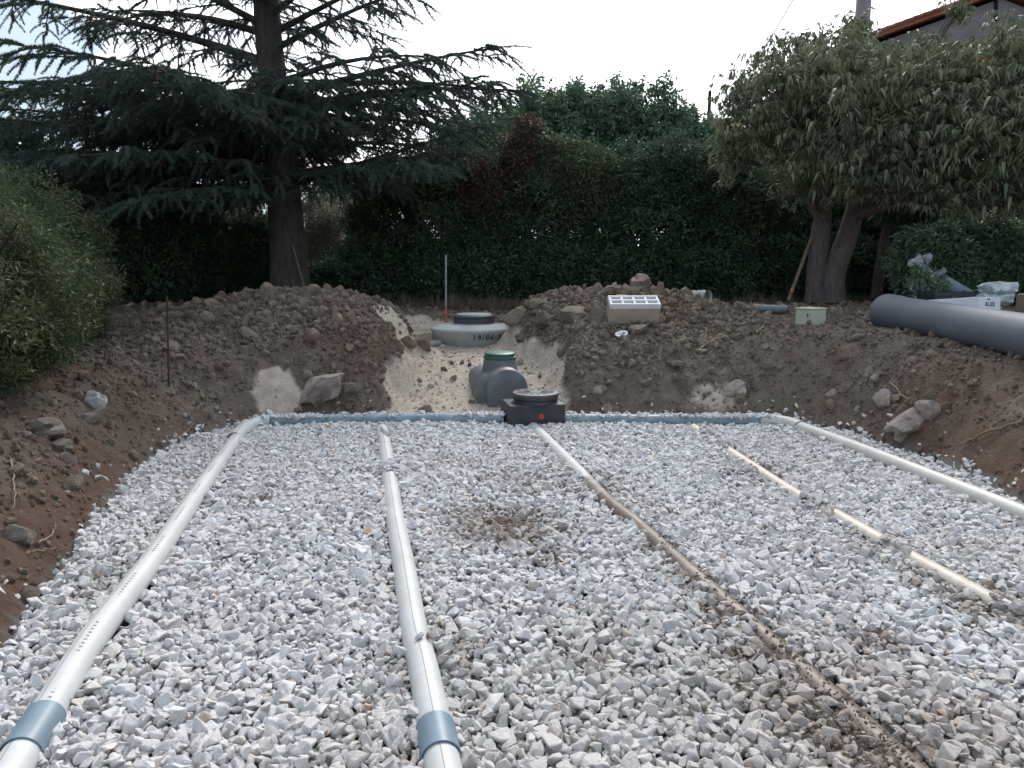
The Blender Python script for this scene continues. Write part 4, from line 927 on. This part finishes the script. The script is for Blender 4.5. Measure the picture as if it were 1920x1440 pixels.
plant('shrub_row', 'dark shrubs in shade behind the left mound under the cedar', 'shrub', [blob_px(470, 400, 12, 150, .7, .6), blob_px(390, 380, 11.6, 170, .7, .7), blob_px(300, 340, 11.0, 190, .7, .8), blob_px(200, 300, 10.8, 200, .7, .8), blob_px(90, 262, 10.8, 220, .7, .9), blob_px(-30, 240, 11, 220, .7, .9)], 8200, V_hedge, seed=11, smin=.8, smax=1.5)
plant('dark_shrub', 'dark shrub behind the stacked materials and large grey pipe', 'shrub', [blob_px(1740, 430, 9.8, 150, .8, .5), blob_px(1835, 410, 9.9, 150, .8, .5), blob_px(1935, 400, 9.9, 140, .8, .5)], 2600, clump_variants('dark_sprig', M_broad, 5, n=24, spread=.09, ln=.075, wd=.028, droop=.3), seed=12)
plant('leafy_sprig', 'small leafy sprig growing in front of the crumpled plastic sheet', 'plant', [(xpx(1752, 8.5), 8.5, .95, .16, .12, .30), (xpx(1722, 8.5), 8.55, 1.12, .12, .1, .2)], 70, V_broad, seed=44, r0=.012, zmin=.7, smin=.35, smax=.6)
plant('left_bush', 'big soft grey green bush at the left edge of the bank', 'bush',
      [(-3.38, 4.75, 1.08, .55, .5, .72), (-3.66, 5.4, 1.12, .58, .6, .76), (-4.02, 6.2, 1.15, .62, .65, .80), (-4.32, 7.0, 1.15, .62, .6, .74), (-4.4, 5.8, 1.2, .7, .8, .84), (-4.8, 6.8, 1.25, .9, .8, .92), (-3.16, 4.2, .92, .42, .4, .55), (-4.2, 4.6, 1.0, .9, .7, .82)], 9500, V_bush, seed=13, smin=.8, smax=1.4, zmin=.56, lump=.5)
plant('yellow_shrub', 'small yellow green shrub at the foot of the left bush', 'shrub', [(xpx(150, 6.6), 6.6, .92, .16, .16, .26), (xpx(140, 6.3), 6.3, .80, .1, .1, .15)], 190, V_yel, seed=14, r0=.012, zmin=.6)

# dry grass along the foot of the hedge
def blade_variant(i):
    r = np.random.default_rng(i); V_ = []; F_ = []
    for k in range(16):
        b_ = np.array([r.normal(0, .03), r.normal(0, .03), 0]); a_ = r.uniform(0, 2*PI); h_ = r.uniform(.08, .2); w_ = .004; l_ = r.uniform(.02, .09); q = len(V_)
        d_ = np.array([math.cos(a_), math.sin(a_), 0]); s_ = np.array([-d_[1], d_[0], 0])*w_
        V_ += [b_-s_, b_+s_, b_+d_*l_*.4+s_*.7+[0, 0, h_*.6], b_+d_*l_*.4-s_*.7+[0, 0, h_*.6], b_+d_*l_+[0, 0, h_]]
        F_ += [(q, q+1, q+2), (q, q+2, q+3), (q+3, q+2, q+4)]
    me = mesh_np('tuft', V_, F_); me.materials.append(M_grass); return me
tv = [blade_variant(i) for i in range(6)]
x = np.r_[rng.uniform(-4, 5.5, 420), rng.normal(-.35, .25, 90), rng.uniform(1.5, 5, 90), rng.uniform(-3.4, -2.4, 40)]; y = np.r_[rng.uniform(10.4, 11.4, 420), rng.normal(10.2, .2, 90), rng.uniform(6.6, 10, 90), rng.uniform(5.5, 7.3, 40)]
n = len(x); z = height(x, y)-.01
o = scatter('dry_grass', np.stack([x, y, z], -1), np.stack([rng.normal(0, .15, n), rng.normal(0, .15, n), rng.uniform(0, 6.28, n)], -1), np.repeat(rng.uniform(.5, 1.25, n)[:, None]*np.where(y < 10, .5, 1)[:, None], 3, 1), rng.integers(0, 6, n), tv); tag(o, 'dry grass tufts along the foot of the hedge', 'grass', None, 'stuff')

# ================================================================== CEDAR
def needle_twig(i, L_=.30, n_tuft=20, per=13):
    r = np.random.default_rng(100+i); V_ = []; F_ = []
    t_ = np.linspace(0, 1, 6); path = np.stack([t_*L_, .02*np.sin(t_*3+i), -.10*L_*t_**2*3*r.uniform(.2, 1)], -1)
    Vt, Ft = tube_arrays(path, np.linspace(.004, .002, 6), 4); V_ = list(Vt); F_ = [tuple(f) for f in Ft]; tri = []
    for k in range(n_tuft):
        u = (k+.5)/n_tuft; c = np.array([np.interp(u, t_, path[:, j]) for j in range(3)])
        for j in range(per):
            a_ = r.uniform(0, 2*PI); d_ = np.array([r.uniform(.0, .9), math.cos(a_), math.sin(a_)*.8+.25]); d_ /= np.linalg.norm(d_); l_ = r.uniform(.018, .034)*(1.1-.45*u); s_ = np.cross(d_, r.normal(0, 1, 3)); s_ = s_/np.linalg.norm(s_)*.0042; q = len(V_)
            V_ += [c-s_, c+s_, c+d_*l_]; tri.append((q, q+1, q+2))
    me = bpy.data.meshes.new('needle_twig'); me.from_pydata([tuple(v) for v in V_], [], F_+tri); me.materials.append(M_cedar); me.update(); return me
V_twig = [needle_twig(i) for i in range(8)]
cb = at_y(545, 552, 10.5); CX, CY = cb[0], cb[1]; CZ = gz(CX, CY)-.1
tcd = empty('cedar_tree', (CX, CY, CZ)); tag(tcd, 'tall dark blue green cedar with layered spreading branches behind the left mound', 'tree')
T_ = Tubes(); tz_ = np.linspace(0, 8.0, 22); wob = .05*np.sin(tz_*1.1); cx_ = CX+np.interp(tz_, [0, 1.8, 4, 8], [0, -.05, -.13, -.1])+wob*.4
tr_ = np.interp(tz_, [0, .25, .8, 2, 4, 6, 8], [.36, .29, .25, .21, .165, .11, .02]); Pt = np.stack([cx_, np.full(22, CY), CZ+tz_], -1); T_.add(Pt, tr_, 20)
tw_p, tw_r, tw_s = [], [], []; rr = random.Random(21)
def add_twig(p, d, s_):
    d = d/np.linalg.norm(d); yaw = math.atan2(d[1], d[0]); pit = -math.asin(max(-1, min(1, d[2]))); tw_p.append(p); tw_r.append((rr.uniform(-.4, .4), pit, yaw)); tw_s.append(s_)
def limb(z0, az, Ln, rise, droop, dens=1.):
    rise += rr.uniform(-.06, .06); droop += rr.uniform(-.03, .06); az += rr.uniform(-.08, .08)
    c = np.array([np.interp(z0, Pt[:, 2], Pt[:, 0]), CY, z0]); d = np.array([math.cos(az), math.sin(az), 0]); m_ = 12; t_ = np.linspace(0, 1, m_); side = np.array([-d[1], d[0], 0]); bow = rr.uniform(-.2, .2)
    P = c+d*(t_*Ln)[:, None]+np.array([0, 0, 1.])*((rise*t_-droop*t_**2.2)*Ln)[:, None]+side*(bow*Ln*t_**2)[:, None]
    T_.add(P, np.linspace(.032+.007*Ln, .007, m_), 7)
    nb = int(Ln/.17*dens)
    for i in range(nb):
        u = .05+.95*(i+rr.random()*.6)/nb; p = np.array([np.interp(u, t_, P[:, j]) for j in range(3)]); sg = 1 if i % 2 else -1; ang = rr.uniform(.7, 1.15)
        l_ = min(1.1, (.20+.34*Ln*(1-u)**.75*min(1, .45+u*2.5)))*rr.uniform(.7, 1.2)
        dd_ = d*math.cos(ang)+side*sg*math.sin(ang); dr = rr.uniform(.05, .35); k_ = 5; tt = np.linspace(0, 1, k_)
        Q = p+dd_*(tt*l_)[:, None]-np.array([0, 0, 1.])*(dr*l_*tt**1.8)[:, None]; T_.add(Q, np.linspace(.014, .004, k_), 4)
        nt_ = max(2, int(l_/.085))
        for j in range(nt_):
            v_ = (j+.4+rr.random()*.5)/nt_; q = np.array([np.interp(v_, tt, Q[:, w_]) for w_ in range(3)]); s2 = 1 if j % 2 else -1; a2 = rr.uniform(.45, 1.0)*s2
            e = np.array([dd_[0]*math.cos(a2)-dd_[1]*math.sin(a2), dd_[0]*math.sin(a2)+dd_[1]*math.cos(a2), rr.uniform(-.8, .15)]); add_twig(q, e, rr.uniform(.7, 1.15))
        add_twig(Q[-1], np.array([dd_[0], dd_[1], -dr]), rr.uniform(.8, 1.2)); add_twig(Q[-2], np.array([dd_[0], dd_[1], -dr*.6]), rr.uniform(.8, 1.2))
    for u in (.8, .9, 1): p = np.array([np.interp(u, t_, P[:, j]) for j in range(3)]); add_twig(p, d+np.array([0, 0, rise-droop*2]), 1.2)
# limbs seen in the photograph: (height, azimuth in degrees, length, rise, droop)
PIC = [(2.30, 178, 4.2, .10, .02), (2.45, 190, 3.9, .08, .03), (2.6, 200, 3.6, .06, .06), (2.35, 165, 3.6, .1, .05), (2.2, 215, 2.9, .0, .08), (2.3, 245, 2.4, .0, .1),
       (2.95, 182, 4.3, .16, .10), (3.05, 195, 3.9, .2, .1), (2.9, 222, 3.2, .12, .12), (3.1, 250, 2.4, .1, .1), 
       (3.45, 187, 3.3, .20, .12), (3.95, 183, 4.0, .36, .16), (4.3, 172, 3.0, .4, .18),
       (2.35, -4, 2.7, .22, .02), (2.45, -18, 2.4, .18, .05), (2.5, 12, 2.6, .20, .05), (2.9, -55, 1.7, .1, .12),
       (3.05, -5, 2.6, .28, .30), (3.2, -20, 2.8, .22, .22), (3.35, 5, 3.1, .24, .20), (3.5, -12, 3.2, .16, .12), (3.65, -35, 2.6, .12, .14), (3.6, 12, 3.2, .22, .18), (3.4, -70, 2.0, .15, .15),
       (4.1, -8, 2.2, .42, .1), (4.5, -20, 2.3, .5, .1), (4.3, 15, 2.2, .6, .1), (4.4, 215, 2.6, .35, .15)]
for z_, a_, l_, r_, d_ in PIC: limb(z_, R(a_), l_, r_, d_, 1.25 if z_ < 3.0 else .85)
for k in range(11): limb(rr.uniform(2.35, 3.3), R(rr.uniform(150, 260)), rr.uniform(2.2, 3.9), rr.uniform(.05, .28), rr.uniform(.06, .18), 1.15)
for k in range(11):
    z_ = rr.uniform(2.6, 3.6); limb(z_, rr.uniform(.3, PI-.3), rr.uniform(1.8, 3.2), rr.uniform(.05, .35), rr.uniform(.05, .2), .8)
for k in range(15):
    z_ = 5.1+3.1*k/15; limb(z_, 2.4*k, max(.5, 3.0*(9-z_)/4.2), rr.uniform(.3, .55), rr.uniform(.05, .2), .7)
for k in range(18):
    z_ = 3.1+2.6*rr.random(); limb(z_, rr.uniform(0, 2*PI), rr.uniform(.7, 1.5), rr.uniform(.1, .6), rr.uniform(.1, .3), 1.1)
# bare dead stub
T_.add(np.linspace([CX-.15, CY-.15, 2.2], [CX-.95, CY-.6, 2.16], 5), np.linspace(.03, .012, 5), 6)
child(link('trunk', T_.mesh('trunk'), None, M_bark_c), tcd); n = len(tw_p)
o = scatter('crown', np.array(tw_p)-np.array(tcd.location), np.array(tw_r), np.repeat(np.array(tw_s)[:, None], 3, 1)*np.array([1, 1.25, 1.25]), rng.integers(0, 8, n), V_twig, tcd); tag(o, kind='stuff'); print('cedar twigs', n)

# ================================================================== DROOPING LEAF TREE
def hang_leaf(r, base, V_, F_, L_=.10, W_=.019):
    a_ = r.uniform(0, 2*PI); out = np.array([math.cos(a_), math.sin(a_), 0]); l_ = L_*r.uniform(.5, 1.3); w_ = W_*r.uniform(.75, 1.2); s_ = np.array([-out[1], out[0], 0]); q = len(V_); o_ = r.uniform(.1, .95)
    pts = [base+out*l_*o_*t_+np.array([0, 0, -1.])*l_*(t_**1.5)*(1-.35*o_)+np.array([0, 0, .12*l_*math.sin(t_*PI)]) for t_ in (0, .33, .66, 1)]
    V_ += [pts[0], pts[1]+s_*w_*.5, pts[1]-out*w_*.18, pts[1]-s_*w_*.5, pts[2]+s_*w_*.42, pts[2]-out*w_*.15, pts[2]-s_*w_*.42, pts[3]]
    F_ += [(q, q+1, q+2), (q, q+2, q+3), (q+1, q+4, q+5), (q+1, q+5, q+2), (q+2, q+5, q+6), (q+2, q+6, q+3), (q+4, q+7, q+5), (q+5, q+7, q+6)]
def shoot(i):
    r = np.random.default_rng(300+i); V_, F_ = [], []
    for k in range(13):
        u = k/12; b_ = np.array([.16*u, .02*math.sin(3*u+i), .05*math.sin(u*2.2)-.05*u]); hang_leaf(r, b_, V_, F_)
    me = mesh_np('shoot', V_, F_); me.materials.append(M_fruit); return me
V_shoot = [shoot(i) for i in range(10)]
FB = at_y(1545, 562, 10.2); FX, FY = FB[0], FB[1]; FZ = gz(FX, FY)-.08
tf = empty('fruit_tree', (FX, FY, FZ)); tag(tf, 'tree with twin grey trunks and pale drooping leaves beside the small cream box', 'tree')
T_ = Tubes()
def lp(px_, py_, Y): return at_y(px_, py_, Y)
# two fused stems that fork again
stA = [lp(1530, 566, 10.2), lp(1530, 520, 10.2), lp(1536, 470, 10.2), lp(1540, 425, 10.25), lp(1545, 395, 10.3), lp(1550, 350, 10.3), lp(1570, 280, 10.2)]
stB = [lp(1562, 566, 10.1), lp(1563, 520, 10.1), lp(1572, 490, 10.1), lp(1590, 440, 10.15), lp(1602, 395, 10.2), lp(1612, 340, 10.2), lp(1640, 250, 10.0)]
def spline(pts, n=16):
    P = np.array(pts); out = []
    for u in np.linspace(0, len(P)-1, n):
        i = min(int(u), len(P)-2); f = u-i; p0 = P[max(i-1, 0)]; p1 = P[i]; p2 = P[i+1]; p3 = P[min(i+2, len(P)-1)]; out.append(.5*((2*p1)+(-p0+p2)*f+(2*p0-5*p1+4*p2-p3)*f*f+(-p0+3*p1-3*p2+p3)*f**3))
    return np.array(out)
T_.add(spline(stA), np.interp(np.linspace(0, 1, 16), [0, .1, .5, .7, 1], [.15, .13, .125, .09, .045]), 18)
T_.add(spline(stB), np.interp(np.linspace(0, 1, 16), [0, .1, .4, .7, 1], [.17, .15, .14, .11, .045]), 18)
T_.add(spline([lp(1548, 420, 10.25), lp(1530, 400, 10.3), lp(1518, 375, 10.3), lp(1500, 330, 10.2)]), np.linspace(.09, .04, 16), 10)
T_.add(spline([lp(1505, 372, 10.1), lp(1470, 368, 9.9), lp(1435, 376, 9.8)]), np.linspace(.03, .012, 16), 7)
fb = [(xpx(x_, Y_), Y_, zpx(y_, Y_), rx, ry, rz) for x_, y_, Y_, rx, ry, rz in (
    (1430, 200, 9.9, .62, .7, .62), (1385, 225, 10.4, .42, .5, .62), (1525, 180, 9.8, .75, .8, .70), (1600, 240, 9.3, .9, .8, .80), (1520, 300, 9.6, .62, .7, .50), (1700, 200, 9.4, .9, .9, .66), (1720, 290, 9.0, .85, .8, .62),
    (1830, 168, 9.0, .9, .9, .74), (1840, 270, 8.6, .85, .8, .72), (1940, 168, 8.8, .9, .9, .78), (1950, 320, 8.3, .7, .7, .6), (1640, 150, 10.2, .6, .7, .42), (1460, 110, 10.4, .34, .4, .36), (1745, 130, 10.2, .65, .7, .30), (2060, 220, 9, .9, .9, 1.0), (1560, 90, 10.6, .35, .4, .34), (1745, 20, 10, .13, .13, .16), (1350, 290, 10.3, .18, .2, .42), (1885, 395, 8.5, .34, .3, .30), (1760, 375, 8.8, .26, .3, .24), (1650, 340, 9.2, .3, .3, .22), (1480, 350, 9.8, .2, .2, .16), (1410, 130, 10.3, .2, .25, .24), (1500, 82, 10.5, .16, .2, .2), (1365, 180, 10.4, .16, .2, .3), (1690, 78, 10.2, .14, .2, .14), (1560, 62, 10.5, .14, .2, .16))]
rb = random.Random(5)
for b_ in fb:
    src = spline(stA if b_[0] < xpx(1570, 10) else stB)[rb.randint(9, 14)]; e = np.array(b_[:3]); mid = (src+e)/2+np.array([0, 0, .15]); Pb = bend(src, mid, e, 10); T_.add(Pb, np.linspace(.05, .015, 10), 7)
    for _ in range(7):
        s0 = Pb[rb.randint(4, 9)]; e2 = e+np.array([rb.uniform(-1, 1)*b_[3], rb.uniform(-1, 1)*b_[4], rb.uniform(-.6, 1)*b_[5]])*.8; T_.add(bend(s0, (s0+e2)/2+np.array([0, 0, .08]), e2, 6), np.linspace(.018, .005, 6), 5)
child(link('trunk', T_.mesh('trunk'), None, M_bark_f), tf)
P = fill(fb, 7800, .55, 77, 1.9, True, .58); r = np.random.default_rng(78); n = len(P)
o = scatter('crown', P-np.array(tf.location), np.stack([r.normal(0, .4, n), r.normal(0, .45, n), r.uniform(0, 2*PI, n)], -1), np.repeat(r.uniform(.65, 1.4, n)[:, None], 3, 1), r.integers(0, 10, n), V_shoot, tf); tag(o, kind='stuff')
# individual nearest leaves
Pf = fill(fb, 2500, .1, 99, 1.9, True, .58); px, py, pz = project(Pf); ok = (px > 1340) & (px < 1900) & (py > 30) & (py < 420) & (Pf[:, 1] < 9.6); Pf = Pf[ok]; Pf = Pf[np.argsort(np.linalg.norm(Pf-C0, axis=1))][:240]
lm = []
for i in range(6):
    rr_ = np.random.default_rng(900+i); V_, F_ = [], []; hang_leaf(rr_, np.zeros(3), V_, F_, .15, .036); q = mesh_np('leaf', V_, F_); q.materials.append(M_fruit); lm.append(q)
for p in Pf:
    o = link('leaf', lm[rb.randint(0, 5)], tf); o.location = p-np.array(tf.location)-np.array([0, .05, 0]); o.rotation_euler = (0, 0, rb.uniform(0, 6.28)); o.scale = (1.1,)*3
# slim trunk in the shade behind
T_ = Tubes(); T_.add(spline([at_y(1642, 560, 11), at_y(1650, 500, 11), at_y(1662, 430, 11), at_y(1672, 380, 11)]), np.linspace(.085, .05, 16), 10)
tt_ = empty('slim_tree', at_y(1642, 560, 11)); tag(tt_, 'slim leaning tree trunk in shade behind the twin trunks', 'tree'); child(link('trunk', T_.mesh('trunk'), None, M_bark_f), tt_)
foliage('crown', [(xpx(1690, 11), 11, zpx(360, 11), .7, .5, .4)], 350, V_broad, tt_, seed=31)

# ================================================================== HOUSE, POLES, WIRES
HY = 17.
e1 = at_y(1585, 92, HY); ap = at_y(1878, -14, HY); e2 = ap+np.array([ap[0]-e1[0], 0, e1[2]-ap[2]])
th_ = empty('house', (ap[0], HY, .8)); tag(th_, 'house gable with grey plaster wall and red tiled verge above the drooping tree', 'house')
def prism(pts, y0, y1):
    bm = bmesh.new(); A_ = [bm.verts.new((p[0], y0, p[1])) for p in pts]; B_ = [bm.verts.new((p[0], y1, p[1])) for p in pts]; k = len(pts)
    bm.faces.new(A_); bm.faces.new(B_[::-1])
    for i in range(k): bm.faces.new((A_[i], B_[i], B_[(i+1) % k], A_[(i+1) % k]))
    return bm
o = link('wall', bm_mesh('wall', prism([(e1[0]+.35, .6), (e2[0]-.35, .6), (e2[0]-.35, e2[2]+.0), (ap[0], ap[2]-.12), (e1[0]+.35, e1[2]+.0)], HY, HY+8)), None, M_wall); child(o, th_)
for sgn, e in ((-1, e1), (1, e2)):
    o = link('roof', bm_mesh('roof', prism([(e[0], e[2]-.02), (ap[0], ap[2]-.02), (ap[0], ap[2]+.06), (e[0], e[2]+.06)], HY-.25, HY+8.2)), None, M_tile); child(o, th_)
    for k in range(17):
        f0 = (k+.5)/17; c = e+(ap-e)*f0; me_ = None
        bm = bmesh.new(); L2 = np.linalg.norm(ap-e)/17
        for i in range(7):
            a_ = PI*i/6
            for s_ in (0, 1): bm.verts.new((s_*L2*1.12, .11*math.cos(a_)*(1-.12*s_), .085*math.sin(a_)*(1-.12*s_)))
        bm.verts.ensure_lookup_table()
        for i in range(6): bm.faces.new((bm.verts[2*i], bm.verts[2*i+1], bm.verts[2*i+3], bm.verts[2*i+2]))
        bmesh.ops.solidify(bm, geom=bm.faces[:], thickness=.014)
        me_ = bm_mesh('verge_tile', bm); o = link('verge_tile', me_, None, M_tile); dv_ = (ap-e); o.location = (e[0]+dv_[0]*k/17, HY-.2, e[2]+dv_[2]*k/17+.055); o.rotation_euler = (0, -math.atan2(dv_[2], abs(dv_[0])), 0 if sgn < 0 else PI)
        if sgn > 0: o.rotation_euler = (0, -math.atan2(dv_[2], abs(dv_[0])), PI)
        child(o, th_)
T_ = Tubes(); T_.add(np.linspace(at_y(1868, -5, HY-.03), at_y(1868, 70, HY-.03), 3), .03, 8); child(link('downpipe', T_.mesh('downpipe'), None, M_bark_d), th_)

pb_ = at_y(1585, 500, 14.5); tp = empty('utility_pole', (pb_[0], 14.5, .75)); tag(tp, 'thick grey concrete utility pole rising behind the drooping tree', 'pole')
o = link('shaft', bm_mesh('shaft', lathe_bm([(.17, -.3), (.115, 7.6), (0, 7.6)], 24), True), None, M_polec); o.location = (pb_[0], 14.5, .75); child(o, tp)
me = bm_mesh('bracket', box_bm(.5, .06, .06, .005, 1)); o = link('bracket', me, None, M_steel); o.location = (pb_[0], 14.38, 8.0); child(o, tp)
mast = at_y(1322, 400, 18); tm = empty('slim_mast', (mast[0], 18, .8)); tag(tm, 'slim dark mast standing among the far treetops', 'pole')
zt_ = at_y(1322, 170, 18)[2]; o = link('shaft', bm_mesh('shaft', lathe_bm([(.05, -.2), (.04, zt_-.8), (0, zt_-.8)], 12), True), None, M_bark_d); o.location = (mast[0], 18, .8); child(o, tm)
def cable(a, b_, sag, r_, label):
    a, b_ = np.array(a), np.array(b_); t_ = np.linspace(0, 1, 30); P = a+(b_-a)*t_[:, None]-np.array([0, 0, 1])*(sag*4*t_*(1-t_))[:, None]; T_ = Tubes(); T_.add(P, r_, 6); o = link('cable', T_.mesh('cable'), None, M_wire); tag(o, label, 'cable')
q1 = at_y(1481, 8, 14.6); q2 = at_y(1425, 104, 15.6); d_ = q2-q1
cable(q1-d_*1.6, q2+d_*1.9, .02, .011, 'dark service cable slanting down from the utility pole')
q1 = at_y(835, 68, 16); q2 = at_y(930, 84, 16.5); d_ = q2-q1; cable(q1-d_*3, q2+d_*2.2, .02, .006, 'thin faint wire crossing the sky beside the cedar')
print('done')
